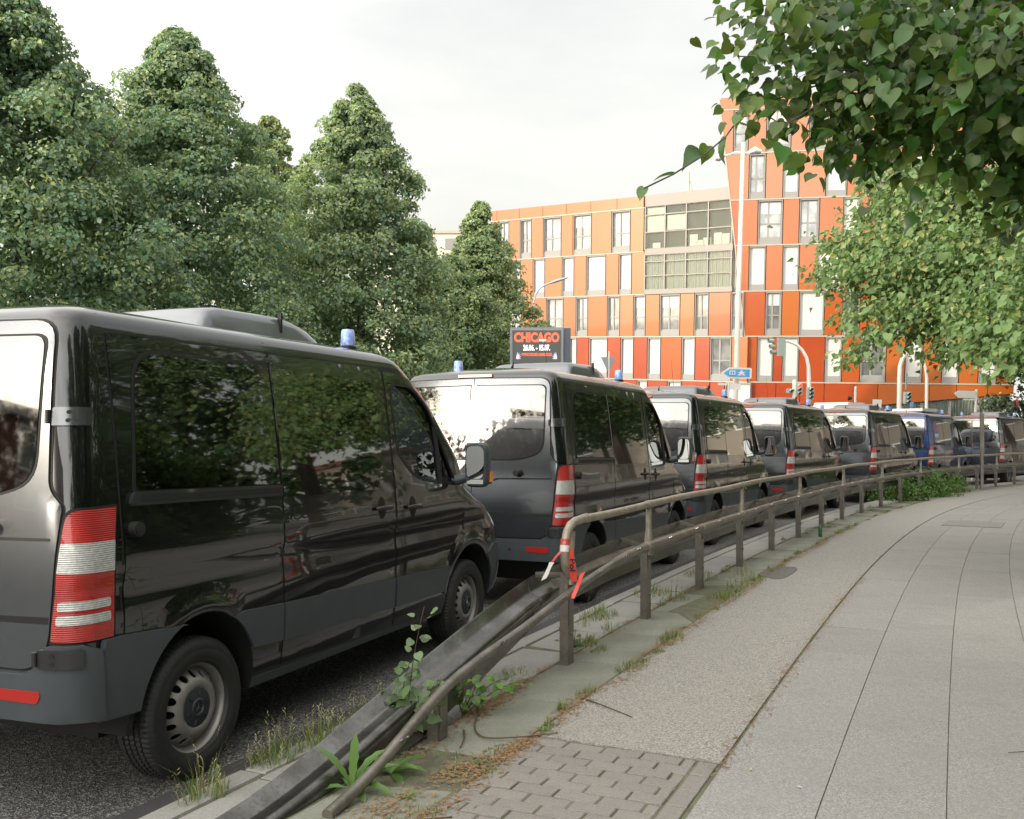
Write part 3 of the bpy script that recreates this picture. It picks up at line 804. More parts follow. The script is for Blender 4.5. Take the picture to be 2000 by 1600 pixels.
        # hinges
        for z in (1.81, .775 + .0):
            h = PW('hinge', rounded([(.835, z - .04), (.985, z - .04), (.985, z + .04), (.835, z + .04)], .01), DUSTSKY if z > 1 else DARKM, .020 if z > 1 else .060, .03)
            for dz in (-.018, .018):
                PW('hinge_hole', [(.895 + .009 * math.cos(t), z + dz + .009 * math.sin(t)) for t in np.linspace(0, 6.2, 10)], SEAL, .0215 if z > 1 else .0615, .002, parent=h)
            mb = MB(); px, py, _ = SS(.84, z); q = Vector(SS(.83, z)); q.x -= .03 if z > 1 else .065
            mb.cyl(q + Vector((0, 0, -.03)), q + Vector((0, 0, .03)), .012, 10).build('hinge_pin', DARKM, h, True, 40)
        # rear door leaf, window
        rd = PW('rear_door', rounded([(.004, .712), (.73, .712), (.815, .76), (.85, .86), (.905, 1.42), (.838, 1.50), (.80, 2.235), (.004, 2.245)], [0, .05, .05, .03, .02, .04, .10, 0]), DUSTSKY, .010, .012, step=.05)
        PW('door_seal', rounded([(.0, .702), (.74, .702), (.825, .75), (.862, .86), (.918, 1.42), (.850, 1.50), (.812, 2.245), (.0, 2.258)], [0, .05, .05, .03, .02, .04, .10, 0]), SEAL, .0022, .004)
        PW('rear_window', rounded([(.035, 1.455), (.52, 1.46), (.762, 1.53), (.768, 2.165), (.035, 2.175)], [.0, .10, .12, .06, .0]), TINTR, .0165, .008, parent=rd)
        PW('window_seal', rounded([(.028, 1.445), (.523, 1.449), (.774, 1.52), (.780, 2.176), (.028, 2.186)], [.0, .10, .12, .06, .0]), SEAL, .0125, .004, parent=rd)
        PW('door_crease', rounded([(.09, 1.20), (.30, 1.265), (.86, 1.272), (.86, 1.285), (.28, 1.28), (.09, 1.208)], 0), SEAL, .0112, .003, parent=rd)
        PW('door_crease', [(.06, .905), (.85, .915), (.85, .945), (.06, .930)], SEAL, .0108, .002, parent=rd)
        q = Vector(SS(.52, 1.33)); mb = MB(); mb.tube([(q.x, q.y, q.z), (q.x - .04, q.y, q.z), (q.x - .10, q.y, q.z)], [.045, .030, .028], 18)
        mb.build('door_buffer', RUBBER, rd, True, 40)
        if sg < 0:
            q = Vector(SS(.13, 1.235)); mb = MB(); mb.tube([(q.x + .0, q.y + .09, q.z), (q.x - .05, q.y + .07, q.z), (q.x - .055, q.y - .06, q.z), (q.x, q.y - .09, q.z)], [.012, .017, .017, .012], 10)
            mb.build('rear_handle', DARKM, rd, True, 50)
        # front lamps and mirror
        P('headlamp', rounded([(3.78, .93), (4.10, .90), (4.06, 1.06), (3.80, 1.14)], .04), CLEARL, .006, .006)
        P('front_cladding', [(3.72, .47)] + arch_pts(3.25, .40, ARCH_R + .01, 8, 46, 8) + [(3.70, .80), (4.13, .76), (4.13, .40), (3.72, .36)], PLASTIC, .022, .02)
        m = empty('door_mirror'); m.parent = van
        my = sg * 1.16
        Vv = []; Ff = []
        for i, (xx, sx_, sz_) in enumerate([(2.96, .088, .165), (2.985, .10, .178), (3.03, .10, .178), (3.075, .085, .16), (3.105, .045, .10)]):
            for k in range(24):
                t = 2 * math.pi * k / 24
                Vv.append((xx, my + sx_ * np.sign(math.cos(t)) * abs(math.cos(t)) ** .45, 1.495 + sz_ * np.sign(math.sin(t)) * abs(math.sin(t)) ** .45))
        for i in range(4):
            for k in range(24):
                k2 = (k + 1) % 24; Ff.append((i * 24 + k, i * 24 + k2, (i + 1) * 24 + k2, (i + 1) * 24 + k))
        Ff.append(tuple(range(96, 120)))
        Ff.append(tuple(range(24))[::-1])
        mk('mirror_housing', Vv, Ff, PLASTIC, m, True, 40)
        gl = [(my + .076 * np.sign(math.cos(t)) * abs(math.cos(t)) ** .5, 1.515 + .130 * np.sign(math.sin(t)) * abs(math.sin(t)) ** .5) for t in np.linspace(0, 2 * math.pi, 24, endpoint=False)]
        mb = MB(); mb.prism(gl, 2.955, 2.9585, lambda p, z: (z, p[0], p[1])); mb.build('mirror_glass', pm('mirror_silver', (.55, .57, .56), 0.01, metal=1.0), m)
        mb = MB(); mb.box((2.953, my - .07, 1.345), (2.9575, my + .07, 1.38)); mb.build('mirror_glass', MATS['mirror_silver'], m)
        mb = MB(); mb.tube([(2.99, sg * .93, 1.37), (3.0, sg * 1.0, 1.375), (3.02, sg * 1.09, 1.40)], [.05, .042, .035], 12); mb.tube([(2.99, sg * .93, 1.36), (2.985, sg * .935, 1.52)], [.045, .03], 10)
        mb.build('mirror_arm', PLASTIC, m, True, 50)
        MB().box((3.02, my + sg * .085, 1.36), (3.06, my + sg * .112, 1.44)).build('indicator', AMBER, m)
        for x in (0.0, 3.25): wheel(van, x, sg)
    # windscreen and front face
    patch('windscreen', Sfront, rounded([(-.80, 1.44), (.80, 1.44), (.69, 2.11), (-.69, 2.11)], .08), CLEAR, van, -.008, .003, .08, flip=False)
    patch('grille', Sfront, rounded([(-.55, .82), (.55, .82), (.62, 1.04), (-.62, 1.04)], .05), SEAL, van, .006, .006, .08)
    for z in (.86, .91, .96, 1.0):
        patch('grille_slat', Sfront, [(-.55, z), (.55, z), (.55, z + .02), (-.55, z + .02)], PLASTIC, van, .018, .012, .1)
    patch('front_bumper', Sfront, [(-.93, .40), (.93, .40), (.93, .74), (-.93, .74)], PLASTIC, van, .03, .03, .08)
    # brake lamp, wiper-side details, underside
    MB().box((-.775, -.19, 2.262), (-.735, .19, 2.29)).build('brake_lamp', pm('pale_red_lens', (.55, .16, .12), .2, coat=.6), van)
    MB().box((-.25, -.55, .22), (3.9, .55, .345)).build('chassis', SEAL, van)
    MB().cyl((0, -.8, .35), (0, .8, .35), .05, 10).cyl((3.25, -.8, .35), (3.25, .8, .35), .05, 10).build('axle', SEAL, van)
    # roof unit
    prof = [(.56, 2.38), (.60, 2.47), (.65, 2.525), (.75, 2.552), (1.35, 2.565), (1.50, 2.55), (1.66, 2.50), (1.78, 2.42), (1.80, 2.37), (.54, 2.37)]
    Vv = []; Ff = []; n = len(prof); lay = [(-.50, .0), (-.49, .55), (-.475, .82), (-.44, .95), (-.36, 1.0), (-.2, 1.02), (.2, 1.02), (.36, 1.0), (.44, .95), (.475, .82), (.49, .55), (.50, .0)]
    for yy, k in lay:
        for x, z in prof: Vv.append((1.17 + (x - 1.17) * (.93 + .07 * min(k, 1)), yy, 2.365 + (z - 2.40) * k * .9))
    for i in range(len(lay) - 1):
        for j in range(n):
            j2 = (j + 1) % n; Ff.append((i * n + j, i * n + j2, (i + 1) * n + j2, (i + 1) * n + j))
    Ff.append(tuple(range(n))[::-1]); Ff.append(tuple(range((len(lay) - 1) * n, len(lay) * n)))
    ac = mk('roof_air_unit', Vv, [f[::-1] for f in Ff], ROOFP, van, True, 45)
    MB().box((1.33, -.503, 2.40), (1.345, -.475, 2.53)).build('unit_seam', SEAL, ac)
    MB().tube([(.10, 0, 2.39), (.14, 0, 2.44), (.155, 0, 2.48)], [.03, .016, .006], 8, flat=.4).build('aerial_fin', SEAL, van, True)
    MB().tube([(1.72, .25, 2.42), (1.55, .25, 3.0)], [.004, .002], 6).build('whip_aerial', SEAL, van)
    for bx, by in ((2.02, -.58), (-.10, .55)):
        z0 = 2.335 if bx > 1 else 2.335
        b = MB().lathe([(.062, z0), (.064, z0 + .03), (.050, z0 + .04), (.001, z0 + .04)], 24); b.xf(Matrix.Translation((bx, by, 0)))
        bb = b.build('beacon', DARKM, van, True, 40)
        b = MB().lathe([(.052, z0 + .035), (.052, z0 + .05), (.047, z0 + .14), (.040, z0 + .152), (.001, z0 + .154)], 24); b.xf(Matrix.Translation((bx, by, 0)))
        b.build('beacon_dome', BLUEL, bb, True, 40)
    # cab interior
    NAVY = pm('dash_plastic', (.035, .045, .06), .6)
    Vv = MB(); Vv.prism([(2.62, 1.0), (2.60, 1.22), (2.72, 1.33), (3.05, 1.37), (3.36, 1.385), (3.36, 1.0)], -.86, .86, lambda p, z: (p[0], z, p[1]))
    Vv.build('dashboard', NAVY, van)
    sw = MB(); 
    pts = [(2.45 + .08 * math.cos(t), .42 + .19 * math.sin(t), 1.28 + .17 * math.cos(t)) for t in np.linspace(0, 2 * math.pi, 25)]
    sw.tube(pts, .014, 8, False); sw.tube([(2.45, .24, 1.28), (2.48, .42, 1.27), (2.45, .60, 1.28)], .012, 6); sw.tube([(2.48, .42, 1.27), (2.7, .42, 1.16)], .025, 8)
    sw.build('steering_wheel', SEAL, van, True)
    for y in (-.5, .45):
        st = MB(); st.box((1.97, y - .24, 1.0), (2.35, y + .24, 1.08)); st.prism([(1.97, 1.05), (2.10, 1.05), (2.03, 1.62), (1.95, 1.62)], y - .22, y + .22, lambda p, z: (p[0], z, p[1]))
        st.box((1.955, y - .12, 1.66), (2.02, y + .12, 1.84))
        st.build('seat', pm('seat_cloth', (.03, .032, .036), .9), van)
    return van

def place_van(v, T, head, behind=.585, sidey=.98):
    h = R(head); fx, fy = math.sin(h), math.cos(h)
    v.location = (T[0] + behind * fx - sidey * fy, T[1] + behind * fy + sidey * fx, 0)
    v.rotation_euler = (0, 0, math.pi / 2 - h)

van0 = make_van()
bpy.context.view_layer.update()
VANS = [((-1.785, 4.24), 22, 'black police van nearest the camera with its rear wheel in full view', 'van'),
        ((.593, 9.3), 25, 'second black police van in the queue, its grey rear doors reflecting the sky', 'van'),
        ((2.94, 14.4), 27.5, 'third black police van, right behind the guard rail below the blue direction sign', 'van'),
        ((5.75, 19.3), 32, 'fourth black police van in the queue, parked in front of the red traffic lights', 'van'),
        ((9.2, 23.9), 36, 'fifth black police van, parked just behind the blue van', 'van'),
        ((12.6, 28.3), 38, 'dark blue van with painted blue window reflection and white roof box in the queue', 'van'),
        ((16.8, 32.3), 43, 'farthest black police van at the right edge behind the brown post', 'van')]
vans = []
for i, (T, hh_, lab, cat) in enumerate(VANS):
    v = van0 if i == 0 else copy_tree(van0, None, {PAINT: BLUEP, DUSTSKY: BLUEP} if i == 5 else None)
    place_van(v, T, hh_)
    if i: v.scale = (1, 1, 1.022)      # the empty vans further on sit a little higher on their springs
    tag(v, lab, cat, 'police vans parked nose to tail along the kerb')
    vans.append(v)
# the blue van: flat white roof box instead of the air unit, taxi sign's reflection painted on the window as a patch
b = vans[5]
for ch in list(b.children):
    if ch.name.startswith(('roof_air_unit', 'whip_aerial')):
        for g in list(ch.children): bpy.data.objects.remove(g)
        bpy.data.objects.remove(ch)
mb = MB(); mb.prism([(.2, 2.42), (.25, 2.50), (1.9, 2.53), (2.15, 2.50), (2.25, 2.40)], -.45, .45, lambda p, z: (p[0], z, p[1])); mb.build('roof_box', SIGNW, b)
MB().box((1.95, -.462, 2.41), (2.2, -.452, 2.48)).build('vent_grille', GREYS, b)
st = patch('window_reflection', Sside(-1), rounded([(-.44, 1.58), (.10, 1.57), (.05, 1.95), (-.10, 2.10), (-.40, 2.10)], [.02, .05, .1, .1, .05]), pm('reflection_blue', (.02, .10, .42), .3), b, .0125, .002)
patch('reflection_ring', Sside(-1), arch_pts(-.20, 1.90, .15, -60, 220, 20) + arch_pts(-.20, 1.90, .09, 220, -60, 20), pm('reflection_red', (.65, .04, .02), .3), st, .0142, .0015, .03)
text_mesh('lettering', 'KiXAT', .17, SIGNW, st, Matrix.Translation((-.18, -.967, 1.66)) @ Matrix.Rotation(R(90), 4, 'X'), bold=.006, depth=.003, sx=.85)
# paper cup on the dash of the nearest van
cup = MB().lathe([(.001, 0), (.030, 0), (.040, .10), (.043, .105), (.040, .107), (.001, .10)], 20).build('paper_cup', pm('cup_paper', (.75, .73, .68), .6), None, True, 40)
v0m = Matrix.Translation(vans[0].location) @ Matrix.Rotation(vans[0].rotation_euler.z, 4, 'Z')
cup.location = v0m @ Vector((2.93, -.42, 1.362)); tag(cup, 'white paper cup standing on the dashboard of the nearest van', 'cup')

# ------------------------------------------------------------------ guard rail with handrail
gr = empty('guard_rail', (0, 0, 0)); tag(gr, 'long brown-grey steel guard rail with posts, curved handrail and a ramped near end', 'guard rail')
NP = 19; SP = 1.84
zb = pchip([-4, -2.6, -1.4, 0, 1.0, 1.84, 2.9, 3.7, 60], [.03, .03, .06, .29, .47, .60, .655, .665, .665])
tl = pchip([-3.4, -1.0, 0, 1.2, 2.2, 60], [58, 50, 38, 18, 0, 0])
ob = pchip([-2.2, 0, 1.84, 60], [-.16, -.17, -.20, -.21])
prof = [(-.012, .158), (-.004, .162), (0, .15), (0, .085), (.012, .066), (.062, .036), (.078, .018), (.081, 0), (.078, -.018), (.062, -.036), (.012, -.066), (0, -.085), (0, -.15), (-.004, -.162), (-.012, -.158)]
def beam(s0, s1, lap):
    V = []; F = []; ss = np.linspace(s0, s1, max(2, int((s1 - s0) / .15)))
    for s in ss:
        t = R(tl(s)); c, q = math.cos(t), math.sin(t)
        for th in (0, -.004):
            for a, z in prof:
                a = a + th + lap; o_ = a * c - z * q; zz = z * c + a * q
                V.append(cv(s, ob(s) + o_, zb(s) + zz))
    n = len(prof); m = 2 * n
    for i in range(len(ss) - 1):
        for j in range(n - 1):
            F.append((i*m + j, (i+1)*m + j, (i+1)*m + j + 1, i*m + j + 1))
            F.append((i*m + n + j, i*m + n + j + 1, (i+1)*m + n + j + 1, (i+1)*m + n + j))
        for j in (0, n - 1):
            a = (i*m + j, i*m + n + j, (i+1)*m + n + j, (i+1)*m + j); F.append(a if j == 0 else a[::-1])
    for e in (0, (len(ss) - 1) * m):
        for j in range(n - 1): F.append((e + j, e + j + 1, e + n + j + 1, e + n + j))
    return mk('rail_beam', V, F, GALVD, gr, True, 35)
s = -1.95; k = 0
edges_ = [-3.4, 1.72] + [1.72 + 3.68 * j for j in range(1, 10)]
for j in range(len(edges_) - 1): beam(edges_[j] - (.12 if j else 0), edges_[j + 1] + .12, .0045 * (j % 2))
def frame_at(s, off, z):
    h = hd(s); p = cv(s, off, z)
    return Matrix.Translation(p) @ Matrix.Rotation(math.pi / 2 - h, 4, 'Z')      # x along, -y towards the footway
for i in range(NP):
    s = i * SP
    top = (SW + (.30 if i == 0 else .635))
    mb = MB(); w_, d_ = .055, .030
    # channel section post
    mb.box((-w_, -.003, -.05), (w_, .003, top)); mb.box((-w_, .0031, -.05), (-w_ + .006, d_ * 2, top)); mb.box((w_ - .006, .0031, -.05), (w_, d_ * 2, top))
    o = mb.build('post', GALV, gr); o.matrix_local = frame_at(s, 0, 0)
    o2 = MB().box((-.006, .0, top - .10), (.006, .15 if i else .09, top - .055)).box((-.04, .0, top - .054), (.04, .006, top - .048)); o2 = o2.build('spacer', GALV, gr); o2.matrix_local = frame_at(s + .02, 0, .0) @ Matrix.Rotation(R(0), 4, 'Z')
    mb = MB()
    for zz in (.10, .42): mb.cyl((0, -.004, top - zz), (0, -.018, top - zz), .013, 8)
    mb.build('bolt', GALV, o)
    if i % 2 == 0 or i == 1:
        MB().box((-.034, -.009, top - .20 if i > 1 else top - .36), (.034, -.0035, top + .02)).build('bracket_plate', GALV, o)
    # diagonal stay seen above the beam
    if i:
        p0 = cv(s - .16, ob(s) + .0, zb(s) + .155); p1 = cv(s, -.02, top - .01)
        mb = MB(); d3 = (p1 - p0).normalized(); mb.tube([p0, p1], .02, 4, flat=.25); mb.build('stay', GALV, gr)
# lower tube on the footway side
zt = pchip([-1.15, -.87, 0, 1.0, 1.84, 2.9, 3.3, 60], [.0, .05, .315, .435, .545, .64, .655, .655])
ss = np.concatenate([np.arange(-1.1, 3.6, .2), np.arange(3.6, 33, .46)])
rr = [.036 if s > 2.6 else .028 for s in ss]
mb = MB(); mb.tube([cv(s, .062, SW + zt(s)) for s in ss], rr, 14)
lt = mb.build('lower_tube', GALV, gr, True, 50)
for s in np.arange(3.4, 32, 1.84):
    MB().tube([cv(s, .062, SW + .655), cv(s + .05, .062, SW + .655)], .041, 14).build('tube_sleeve', BEIGE, gr, True, 40)
for s in np.concatenate([[-.55, .55, 1.5, 2.2, 2.75], np.arange(3.1, 18, .92)]):
    for d_ in (0, .05):
        MB().tube([cv(s + d_, .062 + .020, SW + zt(s) + .018), cv(s + d_, .062 + .040, SW + zt(s) + .028)], .008, 7).build('bolt', CHROME, gr)
# handrail
path = [(1.85, .60), (1.80, .64), (1.745, .70), (1.725, .78), (1.735, .86), (1.775, .93), (1.84, .975), (1.93, .995), (2.05, 1.0)]
P3 = [cv(s, .0, SW + z) for s, z in path] + [cv(s, 0, SW + 1.0 + .006 * math.sin(s * 1.7)) for s in np.arange(2.4, 33, .4)]
hr = MB().tube(P3, .031, 16).build('handrail', BEIGE, gr, True, 50)
for i in range(1, NP):
    if i % 2 and i != 1: continue
    s = i * SP
    mb = MB(); zt0 = SW + .56
    mb.tube([cv(s, 0, zt0), cv(s, 0, zt0 + .12), cv(s, 0, zt0 + .22), cv(s + (.03 if i == 1 else 0), 0, SW + (1.0 if i > 1 else .93))], [.045, .042, .027, .025], 12, flat=1.0)
    mb.build('stanchion', BEIGE, gr, True, 50)
    if i > 1: MB().tube([cv(s - .07, 0, SW + 1.0), cv(s + .07, 0, SW + 1.0)], .036, 16).build('handrail_sleeve', BEIGE, gr, True, 40)
MB().tube([cv(2.08, 0, SW + 1.0), cv(2.15, 0, SW + 1.0)], .036, 16).build('handrail_sleeve', BEIGE, gr, True, 40)
# barrier tape tied to the handrail end
TAPR = pm('red_tape', (.62, .06, .04), .35); TAPW = pm('white_tape', (.75, .73, .70), .35)
tp = empty('barrier_tape', cv(1.735, 0, SW + .84)); tag(tp, 'torn red and white barrier tape knotted round the end of the handrail', 'barrier tape')
base = cv(1.735, 0, SW + .84)
MB().tube([cv(1.735, 0, SW + .845) - base, cv(1.745, 0, SW + .885) - base], .0335, 14, False).build('tape_wrap', TAPR, tp, True)
MB().tube([cv(1.728, 0, SW + .80) - base, cv(1.735, 0, SW + .845) - base], .0335, 14, False).build('tape_wrap', TAPW, tp, True)
def ribbon(name, pts, w, mat, parent, tw=0.0):
    V = []; n = len(pts)
    for i, p in enumerate(pts):
        p = Vector(p); a = tw * i / n; wv = Vector((math.cos(a), -.3 * math.cos(a), math.sin(a))) * w / 2 * (1 - .2 * math.sin(i * 1.3))
        V += [p - wv, p + wv]
    V2 = V + [v + Vector((0.0006, .0012, 0)) for v in V]; m = len(V)
    F = [(2*i, 2*i+1, 2*i+3, 2*i+2) for i in range(n-1)] + [(m+2*i+2, m+2*i+3, m+2*i+1, m+2*i) for i in range(n-1)]
    return mk(name, V2, F, mat, parent, True)
e0 = cv(1.74, .04, SW + .82) - base
rt = ribbon('tape_tail', [e0 + Vector((.005 * k, -.004 * math.sin(k), -.045 * k)) for k in range(6)], .042, TAPR, tp)
text_mesh('tape_lettering', 'Pol', .055, SEAL, tp, Matrix.Translation(e0 + Vector((.012, -.008, -.11))) @ Matrix.Rotation(R(90), 4, 'X') @ Matrix.Rotation(R(-90), 4, 'Z'), bold=.001, depth=.0004, sx=1.3)
e1 = cv(1.72, .0, SW + .82) - base
ribbon('tape_tail', [e1 + Vector((-.028 * k, -.01, -.018 * k - .004 * k * k)) for k in range(4)], .032, TAPR, tp, .8)
ribbon('tape_tail', [e1 + Vector((-.085 - .014 * k, -.01, -.09 - .030 * k)) for k in range(5)], .034, TAPW, tp, .6)
t2 = empty('barrier_tape', cv(1.65, .06, SW + .54)); tag(t2, 'red tape scrap tied on the sloping tube by the first tall post', 'barrier tape')
b2 = cv(1.65, .06, SW + .54)
ribbon('tape_tail', [cv(1.62, .10, SW + .50) - b2, cv(1.68, .11, SW + .56) - b2, cv(1.75, .11, SW + .62) - b2, cv(1.80, .11, SW + .655) - b2], .032, TAPR, t2, .5)
ribbon('tape_tail', [cv(1.90, -.04, SW + .40 - .035 * k) - b2 + Vector((.006 * k, 0, 0)) for k in range(4)], .045, TAPR, t2, .9)

# tall brown post at the right edge
pp_ = cv(27.2, .22, SW)
o = MB().box((-.04, -.03, -.1), (.04, .03, 1.45)).box((-.055, -.035, 1.1), (.055, -.0305, 2.25)).box((-.05, -.03, 1.45), (-.01, .03, 2.3)).build('steel_post', GALV)
o.location = pp_; tag(o, 'tall brown steel post standing in front of the farthest van', 'post')

# ------------------------------------------------------------------ buildings
CAMT = M @ Vector((0, 0, CAMZ))
def ray(px, py): return (M.to_3x3() @ Vector(((px - 1000) / 1850, 1, (850 - py) / 1850)))
A0 = CAMT + ray(1440, 480) * 68.6
PHL, PHR = math.atan(.72), math.atan(.246)
class Wing:
    def __init__(s, ang):
        s.e = Vector((math.cos(ang), -math.sin(ang), 0)); s.n = Vector((-math.sin(ang), -math.cos(ang), 0))
    def uv(s, px, py):
        d = ray(px, py); t = (A0 - CAMT).dot(s.n) / d.dot(s.n); p = CAMT + d * t - A0
        return p.dot(s.e), p.z
WL, WR = Wing(PHL), Wing(PHR)
VC = lambda py: (WR.uv(1440, py)[1])
B0 = A0.copy(); B0.z = A0.z + VC(870) - .0
bl = bpy.data.objects.new('office_building', None); C.objects.link(bl)
bl.matrix_world = MI @ Matrix.Translation(A0)
tag(bl, 'orange panelled office building with a taller slanted right tower', 'building')
def wbox(W, name, u0, u1, v0, v1, d0, d1, mat, parent=None, poly=None):
    """box on a wing: u along, v up, d out of the facade"""
    mb = MB()
    q = poly or [(u0, v0), (u1, v0), (u1, v1), (u0, v1)]
    mb.prism(q, d0, d1, lambda p, d: tuple(W.e * p[0] + Vector((0, 0, 1)) * p[1] + W.n * d))
    o = mb.build(name, mat, parent or bl)
    return o
CREAM = pm('cream_trim', (.40, .365, .30), .5)
GREYW = pm('grey_window_frame', (.25, .247, .24), .5)
LGREY = pm('taupe_cladding', (.26, .24, .215), .5)
BLIND = pm('white_blind', (.54, .535, .51), .6, coat=.6)
WGL = pm('window_glass', (.34, .345, .34), .05, metal=.5, coat=.8, noise=(1.2, .8, (.14, .15, .15)))
CURT = pm('curtain_cloth', (.34, .345, .32), .8)
ORS = [pm('orange_panel_a', (.38, .108, .020), .25, coat=.5, noise=(.5, .35, (.37, .098, .017))),  # one orange panel; sky reflection and shade are put into the tones
       pm('orange_panel_b', (.37, .095, .017), .25, coat=.5, noise=(.5, .4, (.38, .11, .022))),
       pm('orange_panel_c', (.36, .072, .015), .22, coat=.5, noise=(.4, .5, (.37, .092, .018))),
       pm('orange_panel_shaded', (.31, .045, .013), .22, coat=.5, noise=(.35, .6, (.34, .065, .015))),
       pm('orange_panel_sky', (.38, .135, .048), .2, coat=.6, noise=(.6, .3, (.38, .12, .035)))]
VL = [190, 214, 300.5, 391, 480, 569, 657, 746]
vv = [VC(y) for y in VL]     # storey lines shared by both wings
vr = VC(400); 
LTOP = WL.uv(1255, 383)[1]; LPAR = WL.uv(1256, 406)[1]
# core walls behind the panels
uL = WL.uv(960, 500)[0]; uG0 = WL.uv(1258, 480)[0]; uG1 = WL.uv(1428, 480)[0]
vbase = VC(905)
wbox(WL, 'wall', uL, uG1 + .3, vbase, LTOP - .05, -9, -.34, CREAM)
uR = WR.uv(1980, 700)[0]
tl_ = WR.uv(1405, 190); tb_ = WR.uv(1467, 775)
wbox(WR, 'wall', 0, 0, 0, 0, -12, -.34, CREAM, poly=[(tb_[0] - .3, vbase), (uR, vbase), (uR, VC(190) - .05), (tl_[0] + .05, VC(190) - .05), (tb_[0] + .05, tb_[1])])
def window(W, u0, u1, v0, v1, kind):
    g = .05; sill = .42 if kind != 'n' else .1
    f = MB(); fn = lambda p, d: tuple(W.e * p[0] + Vector((0, 0, 1)) * p[1] + W.n * d)
    def bx(a0, a1, b0, b1, d0, d1): f.prism([(a0, b0), (a1, b0), (a1, b1), (a0, b1)], d0, d1, fn)
    bx(u0, u0 + g, v0, v1, -.33, -.005); bx(u1 - g, u1, v0, v1, -.33, -.005)
    bx(u0 + g, u1 - g, v1 - g * 2, v1, -.33, -.02); bx(u0 + g, u1 - g, v0, v0 + sill, -.33, -.06)
    w = u1 - u0
    if kind in 'gh':
        um = u0 + w * (.42 if w > 1 else .5)
        if w > 1.0: bx(um - .06, um + .06, v0 + sill, v1 - g * 2, -.27, -.18)
        vm = v0 + sill + (v1 - v0 - sill) * .38
        bx(u0 + g, u1 - g, vm - .05, vm + .05, -.27, -.181)
        bx(u0 + g, u0 + g + .09, v0 + sill, v1 - g * 2, -.27, -.182); bx(u1 - g - .09, u1 - g, v0 + sill, v1 - g * 2, -.27, -.182)
        bx(u0 + g + .09, u1 - g - .09, v0 + sill, v0 + sill + .08, -.27, -.183); bx(u0 + g + .09, u1 - g - .09, v1 - g * 2 - .08, v1 - g * 2, -.27, -.184)
    o = f.build('window', GREYW, bl)
    if kind == 'b': wbox(W, 'blind', u0 + g + .02, u1 - g - .02, v0 + sill, v1 - g * 2 - .02, -.26, -.20, BLIND, o)
    elif kind in 'g': wbox(W, 'pane', u0 + g, u1 - g, v0 + sill, v1 - g * 2, -.26, -.24, WGL, o)
    elif kind == 'h':
        wbox(W, 'pane', u0 + g, u1 - g, v0 + sill, v1 - g * 2, -.26, -.24, WGL, o)
        wbox(W, 'blind', u0 + g + .09, u1 - g - .09, v0 + sill + (v1 - v0) * .55, v1 - g * 2 - .09, -.235, -.205, BLIND, o)
def rowbuild(W, ym, v0, v1, items, mats):
    """items: (px0, px1, code); codes p* = panel with material index, else window kind"""
    for x0, x1, code in items:
        u0 = W.uv(x0, ym)[0]; u1 = W.uv(x1, ym)[0]
        if code[0] == 'p':
            m = ORS[int(code[1])]
            wbox(W, 'facade_panel', u0 + .035, u1 - .035, v0 + .06, v1 - .06, -.33, random.uniform(-.004, .004), m)
        else: window(W, u0 + .035, u1 - .035, v0 + .06, v1 - .06, code)
    u0 = W.uv(items[0][0], ym)[0]; u1 = W.uv(items[-1][1], ym)[0]
    wbox(W, 'storey_trim', u0, u1, v0 - .045, v0 + .045, -.33, .03, CREAM)
# parapet
xs = [960, 970.5, 1014.5, 1060, 1106, 1154, 1205, 1257]
for a, b_ in zip(xs[:-1], xs[1:]):
    wbox(WL, 'facade_panel', WL.uv(a, 415)[0] + .02, WL.uv(b_, 415)[0] - .02, LPAR + .05, LTOP, -.33, 0, ORS[0])
wbox(WL, 'storey_trim', uL, uG0, LPAR - .045, LPAR + .045, -.33, .03, CREAM)
rowbuild(WL, 460, vv[4], LPAR, [(960,972,'p0'),(972,994,'g'),(994,1016,'p0'),(1016,1038,'g'),(1038,1061,'p0'),(1061,1096,'g'),(1096,1119,'p0'),(1119,1155,'h'),(1155,1194.5,'p0'),(1194.5,1231,'g'),(1231,1257.5,'p0')], None)
rowbuild(WL, 530, vv[5], vv[4], [(962,980,'p0'),(980,1002,'p0'),(1002,1017,'g'),(1017,1041,'p0'),(1041,1064,'b'),(1064,1098,'p0'),(1098,1121,'b'),(1121,1145,'p0'),(1145,1183,'b'),(1183,1208.5,'p1'),(1208.5,1233.5,'b'),(1233.5,1259,'p0')], None)
rowbuild(WL, 615, vv[6], vv[5], [(962,990,'p1'),(990,1018,'g'),(1018,1043,'p1'),(1043,1067,'p1'),(1067,1100,'g'),(1100,1125,'p1'),(1125,1148,'g'),(1148,1186,'p1'),(1186,1210.5,'g'),(1210.5,1237,'p4'),(1237,1260.5,'h'),(1260.5,1288,'p0'),(1288,1328,'h'),(1328,1356,'p0'),(1356,1384,'g'),(1384,1427,'p2'),(1427,1452,'g')], None)
rowbuild(WL, 705, vv[7], vv[6], [(962,969,'g'),(969,993,'p3'),(993,1020,'b'),(1020,1050,'p3'),(1050,1080,'b'),(1080,1112,'p3'),(1112,1126,'b'),(1126,1150,'p3'),(1150,1186,'b'),(1186,1212,'p3'),(1212,1237,'b'),(1237,1264,'p3'),(1264,1290,'b'),(1290,1331,'p2'),(1331,1357,'b'),(1357,1386,'p3'),(1386,1428,'g'),(1428,1460,'p1')], None)
rowbuild(WL, 770, VC(800), vv[7], [(962,1100,'p3'),(1100,1180,'p3'),(1180,1244,'p3'),(1244,1264,'b'),(1264,1303,'p3'),(1303,1330,'b'),(1330,1386,'p3'),(1386,1415,'p3'),(1415,1466,'b')], None)
wbox(WL, 'plinth', uL, WL.uv(1466, 800)[0], vbase, VC(800) - .06, -.33, -.05, GREYW)
